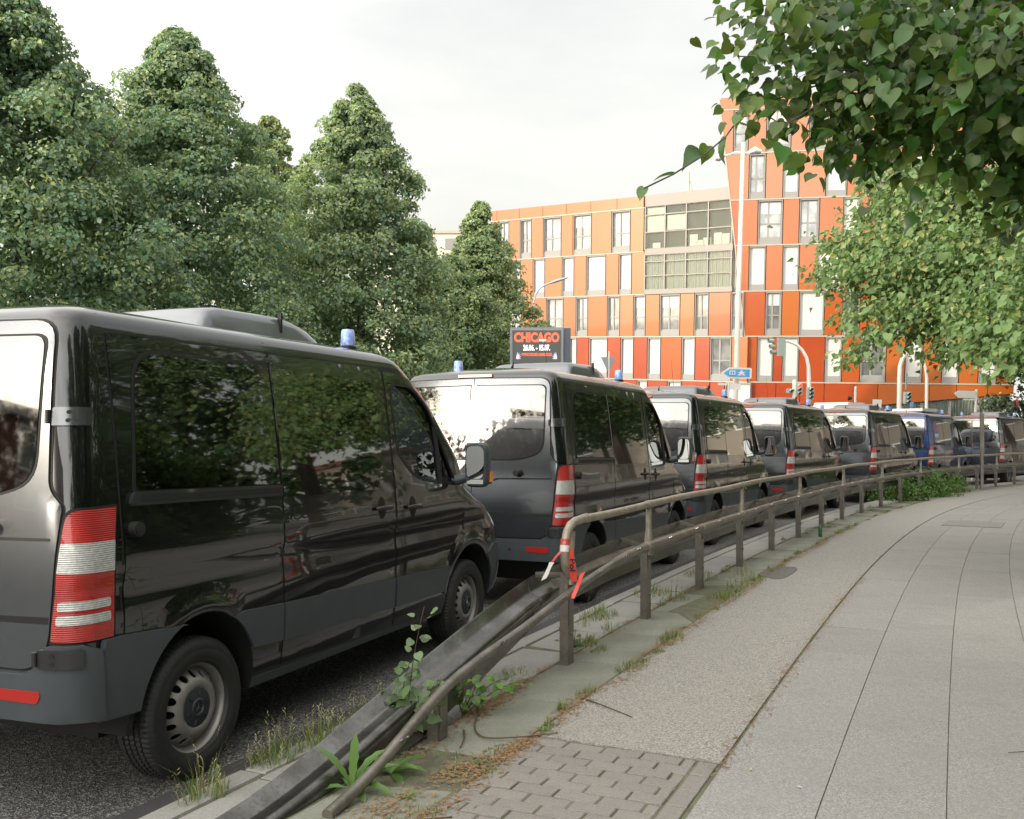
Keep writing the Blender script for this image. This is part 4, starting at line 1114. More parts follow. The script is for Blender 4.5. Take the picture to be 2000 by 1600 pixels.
# glazed link on the left wing
g0, g1 = uG0 + .08, uG1 + .15
lk = wbox(WL, 'glazed_bay', g0, g1, LPAR + .05, LTOP + .02, -.33, .06, LGREY)
for a, b_ in ((vv[4] - .28, vv[4] + .12), (vv[5] - .02, vv[5] + .32)):
    wbox(WL, 'bay_band', g0, g1, a, b_, -.33, .05, LGREY, lk)
for (vb, vt, kinds) in ((vv[4] + .12, LPAR + .05, 'o'), (vv[5] + .32, vv[4] - .28, 'c')):
    H = vt - vb; n = 4
    us = [g0 + (g1 - g0) * t for t in (0, .235, .48, .725, .985)]
    hs = [vb, vb + H * .40, vb + H * .80, vt]
    fr = MB(); fn = lambda p, d: tuple(WL.e * p[0] + Vector((0, 0, 1)) * p[1] + WL.n * d)
    for u in us: fr.prism([(u - .05, vb), (u + .05, vb), (u + .05, vt), (u - .05, vt)], -.12, .03, fn)
    for h in hs: fr.prism([(g0, h - .04), (g1, h - .04), (g1, h + .04), (g0, h + .04)], -.12, .024, fn)
    fo = fr.build('window', LGREY, bl)
    for i in range(n):
        for j in range(3):
            wbox(WL, 'pane', us[i] + .05, us[i + 1] - .05, hs[j] + .04, hs[j + 1] - .04, -.07, -.05, rimless('bay_glass', (.88, .92, .90), ior=1.35) if 'bay_glass' not in MATS else MATS['bay_glass'], fo)
    # recessed room
    if kinds == 'o':
        wbox(WL, 'room', g0, g1, vb, vb + .1, -.32, -.14, GREYW, fo)
        wbox(WL, 'blind', us[0] + .1, us[1] - .1, hs[1], hs[3] - .1, -.2, -.16, BLIND, fo)
        wbox(WL, 'blind', us[1] + .1, us[2] - .1, hs[1] + .1, hs[2] - .1, -.2, -.16, BLIND, fo)
        wbox(WL, 'back_wall', g0, g1, vb, vt, -.325, -.31, pm('room_green', (.02, .03, .027), .7, noise=(1.2, .8, (.06, .08, .075))), fo)
        for t in (.12, .55, .62, .70, .82, .9): 
            uu = g0 + (g1 - g0) * t; wbox(WL, 'desk', uu - .3, uu + .35, vb + .1, vb + .45 + .5 * random.random(), -.28, -.2, BLIND, fo)
    else:
        V = []; F = []; nn = 220
        for i in range(nn):
            u = g0 + (g1 - g0) * i / (nn - 1); d = -.22 + .035 * math.sin(i * 1.25) + .02 * math.sin(i * .47)
            for v_ in (vb, vt): V.append(WL.e * u + Vector((0, 0, v_)) + WL.n * d)
        F = [(2*i, 2*i+2, 2*i+3, 2*i+1) for i in range(nn - 1)]
        mk('curtain', V, F, CURT, fo, True)
# tower
def slant(v):   # left edge of the tower leans outward to the top
    t = (v - tb_[1]) / (tl_[1] - tb_[1]); return tb_[0] + (tl_[0] - tb_[0]) * t
xs = [1407, 1452, 1500, 1548, 1597, 1650, 1700, 1750, 1800, 1850, 1900, 1940, 1980]
for a, b_ in zip(xs[:-1], xs[1:]):
    wbox(WR, 'facade_panel', WR.uv(a, 202)[0] + .02, WR.uv(b_, 202)[0] - .02, vv[1] + .05, vv[0], -.33, 0, ORS[4])
wbox(WR, 'storey_trim', WR.uv(1407, 214)[0], uR, vv[1] - .045, vv[1] + .045, -.33, .03, CREAM)
rows = [
 (257, 2, 1, [(1412,1433,'p4'),(1433,1462,'h'),(1462,1497,'p4'),(1497,1545.5,'h'),(1545.5,1581,'p4'),(1581,1617,'g'),(1617,1650,'p4'),(1650,1690,'b'),(1690,1740,'p4'),(1740,1780,'g'),(1780,1830,'p4'),(1830,1870,'b'),(1870,1920,'p4'),(1920,1950,'g'),(1950,1980,'p4')]),
 (345, 3, 2, [(1423,1463,'p4'),(1463,1495.5,'g'),(1495.5,1529.5,'p4'),(1529.5,1561,'b'),(1561,1613,'p4'),(1613,1655,'b'),(1655,1690,'p1'),(1690,1730,'g'),(1730,1780,'p1'),(1780,1820,'b'),(1820,1860,'p1'),(1860,1900,'b'),(1900,1940,'p1'),(1940,1980,'p1')]),
 (435, 4, 3, [(1433,1446,'p2'),(1446,1480,'p1'),(1480,1529,'h'),(1529,1561,'p1'),(1561,1600,'g'),(1600,1647,'p1'),(1647,1680,'b'),(1680,1717,'p2'),(1717,1750,'g'),(1750,1800,'p1'),(1800,1840,'b'),(1840,1880,'p1'),(1880,1915,'b'),(1915,1980,'p1')]),
 (525, 5, 4, [(1442,1462.5,'p1'),(1462.5,1495.5,'b'),(1495.5,1528.5,'p1'),(1528.5,1560.5,'b'),(1560.5,1595.5,'p1'),(1595.5,1645,'b'),(1645,1700,'p1'),(1700,1740,'g'),(1740,1790,'p1'),(1790,1830,'b'),(1830,1880,'p1'),(1880,1915,'b'),(1915,1980,'p1')]),
 (613, 6, 5, [(1452,1494.5,'p2'),(1494.5,1526.5,'h'),(1526.5,1561,'p0'),(1561,1610,'b'),(1610,1645.5,'p2'),(1645.5,1679.5,'g'),(1679.5,1730,'p2'),(1730,1768,'b'),(1768,1810,'p1'),(1810,1850,'b'),(1850,1890,'p1'),(1890,1925,'g'),(1925,1980,'p1')]),
 (702, 7, 6, [(1462,1478.5,'p2'),(1478.5,1510,'b'),(1510,1528,'p3'),(1528,1560,'b'),(1560,1611,'p3'),(1611,1644.5,'b'),(1644.5,1680,'p2'),(1680,1730.5,'g'),(1730.5,1768,'p1'),(1768,1802,'b'),(1802,1840,'p1'),(1840,1874,'b'),(1874,1912,'p1'),(1912,1948,'b'),(1948,1980,'p1')])]
for ym, i0, i1, items in rows:
    v0, v1 = vv[i0], vv[i1]
    rowbuild(WR, ym, v0, v1, items[1:], None)
    x1 = items[0][1]; u1 = WR.uv(x1, ym)[0]
    wbox(WR, 'facade_panel', 0, 0, 0, 0, -.33, 0, ORS[int(items[0][2][1])], poly=[(slant(v0 + .06) + .03, v0 + .06), (u1 - .035, v0 + .06), (u1 - .035, v1 - .06), (slant(v1 - .06) + .03, v1 - .06)])
    wbox(WR, 'storey_trim', slant(v0), u1, v0 - .045, v0 + .045, -.33, .03, CREAM)
# slanted edge profile
wbox(WR, 'corner_trim', 0, 0, 0, 0, -.33, .05, CREAM, poly=[(tb_[0] - .06, tb_[1]), (tb_[0] + .03, tb_[1]), (tl_[0] + .03, tl_[1]), (tl_[0] - .06, tl_[1])])
# deep lowest band with a rising lower edge, shop glazing below
vb0 = VC(800); vq0 = WR.uv(1716, 793)[1]; vq1 = WR.uv(1980, 771)[1]
def low(px):
    u = WR.uv(px, 780)[0]; ua = WR.uv(1716, 793)[0]
    return vq0 if px <= 1716 else vq0 + (vq1 - vq0) * (u - ua) / (uR - ua)
xs = [1466, 1515, 1562, 1609.5, 1668, 1714, 1768, 1815, 1868, 1929, 1980]; cs = [3, 3, 3, 3, 2, 1, 1, 1, 1, 1]
for a, b_, c_ in zip(xs[:-1], xs[1:], cs):
    ua, ub = WR.uv(a, 770)[0] + .02, WR.uv(b_, 770)[0] - .02
    wbox(WR, 'facade_panel', 0, 0, 0, 0, -.33, 0, ORS[c_], poly=[(ua, low(a) + .05), (ub, low(b_) + .05), (ub, vv[7] - .06), (ua, vv[7] - .06)])
us_ = [WR.uv(x, 800)[0] for x in (1640, 1716, 1800, 1855, 1911, 1950, 1979)]
sg_ = MB(); fnr = lambda p, d: tuple(WR.e * p[0] + Vector((0, 0, 1)) * p[1] + WR.n * d)
for u in us_: sg_.prism([(u - .1, vbase), (u + .1, vbase), (u + .1, vq0 + .05), (u - .1, vq0 + .05)], -.30, -.06, fnr)
so = sg_.build('shop_window', LGREY, bl)
V = []; nn = 300
for i in range(nn):
    u = us_[0] + (us_[-2] - us_[0]) * i / (nn - 1); d = -.27 + .04 * math.sin(i * 1.1)
    for v_ in (vbase, vq1): V.append(WR.e * u + Vector((0, 0, v_)) + WR.n * d)
mk('curtain', V, [(2*i, 2*i+2, 2*i+3, 2*i+1) for i in range(nn - 1)], CURT, so, True)
for i in range(len(us_) - 1):
    wbox(WR, 'pane', us_[i] + .1, us_[i + 1] - .1, vbase, vq1, -.2, -.18, MATS['bay_glass'], so)
mt = Matrix.Translation(WR.e * (WR.uv(1965, 800)[0]) + Vector((0, 0, VC(812))) + WR.n * -.10) @ Matrix(((WR.e.x, 0, WR.n.x, 0), (WR.e.y, 0, WR.n.y, 0), (0, 1, 0, 0), (0, 0, 0, 1))) @ Matrix.Rotation(R(90), 4, 'Z')
text_mesh('lettering', 'K 4/6', .75, SIGNW, so, mt, depth=.01)
# roof mast
p = WL.e * WL.uv(1328, 370)[0] + Vector((0, 0, LTOP)) - WL.n * 1.5
MB().tube([p, p + Vector((0, 0, 1.7))], .06, 8).tube([p + Vector((.4, 0, 0)), p + Vector((0, 0, 1.2))], .03, 6).build('roof_mast', CREAM, bl)

# pale block far behind the trees
pb = CAMT + ray(870, 560) * 120
o = bpy.data.objects.new('apartment_block', None); C.objects.link(o); o.matrix_world = MI @ Matrix.Translation(pb)
tag(o, 'pale cream block glimpsed between the left trees and the orange building', 'building')
zt_ = 120 * (560 - 458) / 1850
MB().box((-9, 0, -14), (6.0, 12, zt_)).build('wall', pm('pale_render', (.66, .62, .52), .7), o)
for k in range(4): MB().box((-6 + 3 * k, -.1, zt_ - 2.0), (-4.2 + 3 * k, .05, zt_ - .6)).build('window', GREYW, o)
MB().box((-9.2, -.3, zt_), (6.2, 12.2, zt_ + .35)).build('roof', pm('roof_edge', (.4, .38, .33), .7), o)

# brick house and cream hall behind / beside the camera: what the van windows mirror
def house(name, label, loc, rz, L, D, H, wall, wins, roofm, cat='building'):
    h = empty(name, loc, rz, upright=True); tag(h, label, cat)
    MB().box((-L/2, 0, -4), (L/2, D, H)).build('wall', wall, h)
    MB().box((-L/2 - .4, -.4, H), (L/2 + .4, D + .4, H + .4)).build('roof', roofm, h)
    nx, nz = wins
    for i in range(nx):
        for j in range(nz):
            x = -L/2 + (i + .5) * L / nx; z = 1.2 + j * (H - 1) / nz
            w = MB().box((x - .6, -.06, z), (x + .6, .1, z + 1.5)).build('window', SIGNW, h)
            MB().box((x - .5, -.07, z + .1), (x + .5, -.061, z + 1.4)).build('pane', WGL, w)
    return h
BRICKM = pm('dark_brickwork', (.16, .07, .045), .85, noise=(3, .6, (.11, .05, .035)), bump=(20, .01))
house('brick_house', 'dark brick apartment house standing behind the photographer', (-20, -27, 0), R(180 - 30), 26, 11, 9, BRICKM, (8, 3), MATS['roof_edge'])
house('shade_annex', 'low flat-roofed brick shade block added behind the photographer, left of the apartment house', (-24.0, -9.2, 0), R(180 - 53), 13, 7, 4.8, BRICKM, (5, 2), MATS['roof_edge'])  # unseen block, added to keep the low sun off the van rears
hl = house('hall', 'sand-coloured hall across the square on the right, outside the frame', (40, 45.5, 0), R(-50.7), 20, 10, 7, pm('cream_render', (.26, .225, .18), .7), (9, 2), BRICKM)

# ------------------------------------------------------------------ street furniture (upright things)
def at(px, py, d): return Vector(((px - 1000) / 1850 * d, d, CAMZ + (850 - py) / 1850 * d))
def foot(px, d): return Vector(((px - 1000) / 1850 * d, d, 0))
def upl(o): return o.matrix_world.inverted()
# LED billboard
D = 37; Kb = D / 46
o = empty('led_billboard', foot(1052, D), 0, True); tag(o, 'grey framed LED billboard advertising CHICAGO in red letters', 'billboard')
I = upl(o)
c0 = I @ at(996, 640, D); c1 = I @ at(1099, 640, D); zt2 = c0.z; zb2 = zt2 - 2.45 * Kb
MB().box((c0.x, 0, zb2), (c1.x, .8 * Kb, zt2)).build('housing', GREYS, o)
MB().box((c1.x, .15, zb2), (c1.x + .36 * Kb, .95 * Kb, zt2 - .02)).build('housing_side', pm('slate_panel', (.13, .15, .19), .5), o)
fx0, fx1 = c0.x + .12 * Kb, c1.x - .12 * Kb
MB().box((fx0, -.03, zb2 + .12), (fx1, -.005, zt2 - .14 * Kb)).build('screen', pm('led_screen', (.035, .038, .032), .5, emit=((.16, .165, .14), .25)), o)
REDE = pm('led_red', (.7, .10, .05), .5, emit=((.85, .11, .05), .75)); WHE = pm('led_white', (.8, .8, .8), .5, emit=((1, .97, 1), .85)); VIO = pm('led_violet', (.5, .45, .7), .5, emit=((.6, .5, .8), .5))
xm = (fx0 + fx1) / 2; fw_ = fx1 - fx0
def led(name, s, size, z, m, sx, bold): return text_mesh(name, s, size, m, o, Matrix.Translation((xm, -.034, z)) @ Matrix.Rotation(R(90), 4, 'X'), bold=bold, depth=.003, sx=sx)
led('title', 'CHICAGO', .60 * Kb, zt2 - .50 * Kb, REDE, 1.0, .026 * Kb)
for ch in o.children:
    if ch.name.startswith('title'):
        w = ch.dimensions.x
        if w > 0:
            k = fw_ * .93 / w
            for v in ch.data.vertices: v.co.x = xm + (v.co.x - xm) * k
MB().box((xm + .13 * Kb, -.045, zt2 - .65 * Kb), (xm + .42 * Kb, -.040, zt2 - .58 * Kb)).build('title_bar', WHE, o)
led('dates', '26.06. - 15.07.', .36 * Kb, zt2 - .98 * Kb, WHE, .62, .009)
led('web_address', 'WWW.CHICAGO-HAMBURG.DE', .20 * Kb, zt2 - 1.30 * Kb, REDE, .50, .004)
for sx_ in (-1, 1):
    mb = MB(); cx = xm + sx_ * .95 * Kb; cz = zt2 - 1.36 * Kb
    for k in range(5):
        a = R(100 + 24 * k) if sx_ > 0 else R(80 - 24 * k)
        mb.tube([(cx, -.036, cz - .1), (cx + .16 * math.cos(a), -.036, cz - .05 + .2 * math.sin(a))], [.035, .006], 5)
    mb.build('flower_motif', VIO, o)
MB().box((xm - .2, .2, -1), (xm + .2, .6, zb2)).build('mast', GREYS, o)
# give-way sign, seen from behind
D = 40; o = empty('give_way_sign', foot(1187, D), 0, True); tag(o, 'grey back of a triangular give-way sign in front of the red-shaded panels', 'road sign'); I = upl(o)
a, b_, c_ = (I @ at(1171, 697, D)), (I @ at(1201, 697, D)), (I @ at(1186.5, 729, D))
MB().prism([(a.x, a.z), (b_.x, b_.z), (c_.x, c_.z)][::-1], 0, .03, lambda p, d: (p[0], d, p[1])).build('sign_plate', GREYS, o)
MB().cyl((0, -.03, -.5), (0, -.03, a.z + .25), .03, 10).build('pole', CREAMP, o, True, 40)
# small arched street lamp beside the left trees
D = 50; o = empty('street_lamp', foot(1043, D), 0, True); tag(o, 'small arched grey street lamp between the lime trees and the billboard', 'street lamp'); I = upl(o)
pl = [I @ at(x, y, D) for x, y in ((1043, 590), (1046, 575), (1054, 564), (1064, 557), (1075, 553))]
MB().tube([(0, 0, -1), (0, 0, pl[0].z - 2)] + pl, [.07, .06] + [.045] * 5, 10).build('pole', GREYS, o, True, 50)
MB().tube([I @ at(1074, 553.5, D), I @ at(1086, 549, D), I @ at(1110, 542, D)], [.05, .09, .04], 10, flat=1.6).build('lamp_head', GREYS, o, True, 50)
# tall double lamp
D = 44; o = empty('street_lamp', foot(1433, D), 0, True); tag(o, 'tall white double-headed street lamp in front of the orange tower', 'street lamp'); I = upl(o)
tp_ = I @ at(1437, 292, D)
MB().tube([(0, 0, -1), (0, 0, 3.2), (0, 0, 3.21), (tp_.x * .9, 0, tp_.z)], [.19, .165, .13, .085], 16).build('pole', CREAMP, o, True, 40)
for s_, pts in ((1, [(1437, 297), (1450, 299), (1464, 299)]), (-1, [(1437, 297), (1425, 302), (1412, 305)])):
    q = [I @ at(x, y, D) for x, y in pts]
    hdm = MB().tube(q, .04, 8).build('lamp_arm', CREAMP, o, True, 50)
    e = [I @ at(x, y, D) for x, y in (((1462, 299), (1474, 294), (1486, 297)) if s_ > 0 else ((1414, 304), (1404, 308), (1396, 309)))]
    MB().tube(e, [.09, .17, .10], 12, flat=1.8).build('lamp_head', pm('lamp_head_white', (.6, .6, .58), .4), hdm, True, 50)
# blue direction sign on the lamp pole
D = 43.7; o = empty('direction_sign', foot(1432, D), 0, True); tag(o, 'blue arrow-shaped motorway direction sign with white border fixed to the lamp pole', 'road sign'); I = upl(o)
def spoly(pts, name, mat, d0, d1, parent=o):
    q = [(I @ at(x, y, D)) for x, y in pts]
    return MB().prism([(p.x, p.z) for p in q][::-1], d0, d1, lambda p, d: (p[0], d, p[1])).build(name, mat, parent)
pl_ = spoly([(1402, 728), (1417, 717), (1459, 718), (1461, 720), (1461, 737), (1459, 739), (1416, 738), (1405, 731)], 'sign_plate', SIGNW, -.22, -.19)
sp_ = spoly([(1407, 728), (1418, 720.5), (1457, 721), (1457, 735.5), (1418, 735)], 'sign_face', SIGNB, -.23, -.221)
spoly([(1418, 723), (1429.5, 723), (1429.5, 731), (1418, 731)], 'camera_symbol', SIGNW, -.236, -.231, sp_)
for cx in (1421.5, 1426): spoly([(cx + 1.9 * math.cos(t), 727 + 2.7 * math.sin(t)) for t in np.linspace(0, 6.28, 12, endpoint=False)], 'symbol_ring', SIGNB, -.241, -.237, sp_)
spoly([(1432, 726), (1450, 726), (1445, 728), (1449.5, 732.5), (1444, 732.5), (1441.5, 728.5), (1441, 732.5), (1433, 732.5), (1438, 728)], 'motorway_symbol', SIGNW, -.236, -.231, sp_)
spoly([(1438.5, 726), (1440, 722.8), (1442.5, 722.8), (1444, 726)], 'motorway_symbol', SIGNW, -.236, -.231, sp_)
# street name blades
D = 36; o = empty('street_name_sign', foot(1419, D), 0, True); tag(o, 'pair of white street name blades on a short post left of the lamp pole', 'sign'); I = upl(o)
spoly([(1398, 747), (1416, 748), (1416, 752), (1398, 751)], 'name_blade', SIGNW, -.03, 0, o); spoly([(1421, 748), (1443, 749), (1443, 761), (1421, 760)], 'name_blade', SIGNW, .02, .05, o)
MB().cyl((0, .0, -.5), (0, .0, (I @ at(1419, 744, D)).z), .035, 10).build('pole', CREAMP, o, True, 40)
TLG = pm('signal_housing', (.34, .42, .38), .5)
def signal(parent, I, px, py, D, n=3, face=-1, side=None, lit=None, r=None):
    h = D / 1850
    c = I @ at(px, py, D); w_ = 6 * h
    hh = MB().box((c.x - w_, -.10, c.z - n * 7.5 * h), (c.x + w_, .12, c.z)).build('signal_head', TLG, parent)
    for k in range(n):
        z = c.z - (k + .5) * 7.5 * h * 2 / 2 - (k * 0)
        z = c.z - (k + .5) * 7.5 * h
        col = pm('lamp_dark_red', (.10, .015, .01), .2)
        if lit == k: col = pm('lamp_lit_red', (.7, .02, .01), .2, emit=((1, .04, .01), 1.6))
        lens = MB().lathe([(.001, 0), (3.1 * h, 0), (3.1 * h, .03), (.001, .03)], 16, 'Y').xf(Matrix.Translation((c.x, -.13, z))).build('lens', col, hh, True, 40)
        vz = MB()
        seg = 10; V = []
        for i in range(seg + 1):
            t = math.pi * i / seg
            for y in (-.10, -.30): V.append((c.x + 3.6 * h * math.cos(t), y, z + 3.6 * h * math.sin(t)))
        vz.add(V, [(2*i, 2*i+1, 2*i+3, 2*i+2) for i in range(seg)]); vz.build('visor', TLG, hh, True)
# curved mast with traffic signals
D = 38; o = empty('traffic_light', foot(1581, D), 0, True); tag(o, 'curved white traffic light mast with its signal hanging over the road', 'traffic light'); I = upl(o)
q = [I @ at(x, y, D) for x, y in ((1580, 740), (1579, 715), (1575, 698), (1566, 683), (1555, 673), (1540, 667), (1524, 665))]
MB().tube([(0, 0, -1)] + q, [.09, .085, .075, .07, .065, .06, .055, .05], 12).build('mast', CREAMP, o, True, 50)
q0 = I @ at(1514, 660, D); q1 = I @ at(1522, 695, D)
MB().prism([(q0.x - .02, q0.z), (q0.x + .24, q0.z), (q1.x + .10, q1.z), (q1.x - .16, q1.z)][::-1], -.05, .25, lambda p, d: (p[0], d, p[1])).build('signal_head', TLG, o)
for k in range(3):
    a = I @ at(1511 + k * 2.2, 666 + 11 * k, D); MB().tube([a, a + Vector((-.22, -.05, 0))], [.08, .09], 10, False).build('visor', TLG, o, True)
signal(o, I, 1577, 756, D, 3)
D = 34; o = empty('traffic_light', foot(1546, D), 0, True); tag(o, 'traffic light with glowing red lamp above the fourth van', 'traffic light'); I = upl(o)
MB().cyl((0, 0, -1), (0, 0, (I @ at(1545, 741, D)).z), .075, 12).build('pole', CREAMP, o, True, 40)
signal(o, I, 1554, 748, D, 3, lit=0); signal(o, I, 1538, 759, D, 1)
D = 42; o = empty('traffic_light', foot(1756, D), 0, True); tag(o, 'curved white mast with three-lamp signal and a diamond sign under the lime branches', 'traffic light'); I = upl(o)
q = [I @ at(x, y, D) for x, y in ((1757, 740), (1758, 715), (1763, 700), (1772, 688), (1786, 680), (1800, 676))]
MB().tube([(0, 0, -1)] + q, [.11, .10, .095, .09, .08, .07, .06], 12).build('mast', CREAMP, o, True, 50)
signal(o, I, 1766, 765, D, 3)
spoly([(1761, 724), (1765, 733), (1761, 742)], 'sign_plate', GREYS, -.03, 0, o); spoly([(1761, 743), (1765, 748), (1764, 758), (1761, 762)], 'sign_plate', GREYS, -.03, 0, o)
D = 45; o = empty('street_lamp', foot(1809, D), 0, True); tag(o, 'slim white arched lamp rising into the lime branches right of the signal mast', 'street lamp'); I = upl(o)
q = [I @ at(x, y, D) for x, y in ((1810, 740), (1808, 720), (1803, 703), (1794, 690))]
MB().tube([(0, 0, -1)] + q, [.08, .07, .06, .055, .05], 10).build('pole', CREAMP, o, True, 50)
D = 40; o = empty('pole', foot(1665, D), 0, True); tag(o, 'short white pole with dark round lamp in front of the orange band', 'pole'); I = upl(o)
MB().cyl((0, 0, -1), (0, 0, (I @ at(1665, 754, D)).z), .05, 10).build('shaft', CREAMP, o, True, 40)
MB().tube([I @ at(1657, 778, D), (I @ at(1663, 778, D))], [.09, .06], 12).build('lamp_hood', SEAL, o, True)
D = 40; o = empty('road_sign', foot(1707, D), 0, True); tag(o, 'small square cream sign just above the fifth van roof', 'road sign'); I = upl(o)
spoly([(1699, 779), (1716, 780), (1716, 797), (1699, 796)], 'sign_plate', SIGNW, -.03, 0, o); MB().cyl((0, .03, -1), (0, .03, (I @ at(1707, 781, D)).z), .03, 8).build('pole', CREAMP, o)
D = 36; o = empty('direction_sign', foot(1899, D), 0, True); tag(o, 'blank cream arrow sign pointing left on a white pole at the right', 'road sign'); I = upl(o)
spoly([(1855, 768), (1863, 762), (1897, 763), (1897, 777), (1863, 776)], 'sign_plate', SIGNW, -.05, -.02, o); spoly([(1873, 777.5), (1896, 778), (1896, 781), (1873, 780.5)], 'name_blade', SIGNW, -.05, -.02, o)
MB().cyl((0, 0, -1), (0, 0, (I @ at(1900, 760, D)).z), .045, 10).build('pole', CREAMP, o, True, 40)
for px, py, dd, lab in ((1731, 799, 41, 'tiny blue parking sign left of the signal mast'), (1775, 790, 41.5, 'small blue sign right behind the three-lamp signal')):
    o = empty('parking_sign', foot(px, dd), 0, True); tag(o, lab, 'road sign'); I = upl(o); D = dd
    spoly([(px - 3, py - 5), (px + 3, py - 5), (px + 3, py + 3), (px - 3, py + 3)], 'sign_plate', SIGNB, -.04, 0, o); MB().cyl((0, .03, -1), (0, .03, (I @ at(px, py, dd)).z), .03, 8).build('pole', GREYS, o)
# rescue vehicle behind the vans
rv = empty('ambulance', (11.6, 33.5, 0), math.pi / 2 - R(40)); tag(rv, 'white high-roofed ambulance with rooftop light bar behind the fourth and fifth vans', 'ambulance')
WP = pm('white_paint', (.72, .71, .66), .3, coat=.8)
mb = MB(); mb.prism(rounded([(-2.9, .4), (2.95, .4), (3.0, 1.1), (2.5, 1.35), (1.9, 2.55), (-2.8, 2.62), (-2.9, 2.5)], [.1, .2, .3, .2, .3, .15, .1]), -.98, .98, lambda p, z: (p[0], z, p[1])); mb.build('body', WP, rv)
MB().prism([(-1.0, 2.6), (-.8, 2.86), (.7, 2.88), (1.1, 2.72), (1.3, 2.55)], -.6, .6, lambda p, z: (p[0], z, p[1])).build('light_bar', SIGNW, rv)
MB().box((1.5, -.7, 2.5), (1.75, .7, 2.66)).build('beacon', BLUEL, rv)
MB().cyl((.9, -.61, 2.68), (.9, -.64, 2.68), .09, 12).build('lamp', AMBER, rv)
MB().prism([(2.15, 1.45), (2.6, 1.4), (1.98, 2.35), (1.7, 2.35)], -.985, .985, lambda p, z: (p[0], z, p[1])).build('window', TINT, rv)
for x in (-1.9, 1.9):
    for y in (-.9, .9): MB().cyl((x, y - .1, .35), (x, y + .1, .35), .35, 24).build('wheel', TYRE, rv)

# green bottle on the slabs
Dp = cv(6 * SP + .25, .26, SW)
bt = MB().lathe([(.001, 0), (.030, 0), (.031, .01), (.031, .13), (.026, .16), (.014, .185), (.0125, .225), (.015, .228), (.015, .24), (.001, .24)], 20).build('bottle', pm('green_glass', (.01, .11, .035), .08, coat=1.0), None, True, 40)
bt.location = Dp; tag(bt, 'green glass bottle standing on the slabs by the guard rail posts', 'bottle')

# bicycle far right
bk = empty('bicycle', at(1986, 806, 60) , R(70), True); tag(bk, 'small bicycle parked in the shade right of the orange building', 'bicycle')
for x, nm in ((-.52, 'wheel'), (.52, 'wheel')):
    pts = [(x + .34 * math.cos(t), 0, .34 + .34 * math.sin(t)) for t in np.linspace(0, 2 * math.pi, 25)]
    MB().tube(pts, .02, 6, False).build(nm, SEAL, bk, True)
MB().tube([(-.52, 0, .34), (-.15, 0, .85), (.38, 0, .85), (-.08, 0, .32), (-.15, 0, .85)], .018, 6).tube([(.52, 0, .34), (.36, 0, .98)], .018, 6).build('frame', pm('red_frame', (.35, .03, .03), .4), bk)
MB().box((-.25, -.06, .9), (-.03, .06, .95)).build('saddle', SEAL, bk)
MB().tube([(.3, -.25, 1.02), (.38, 0, .98), (.3, .25, 1.02)], .015, 6).build('handlebar', SEAL, bk)

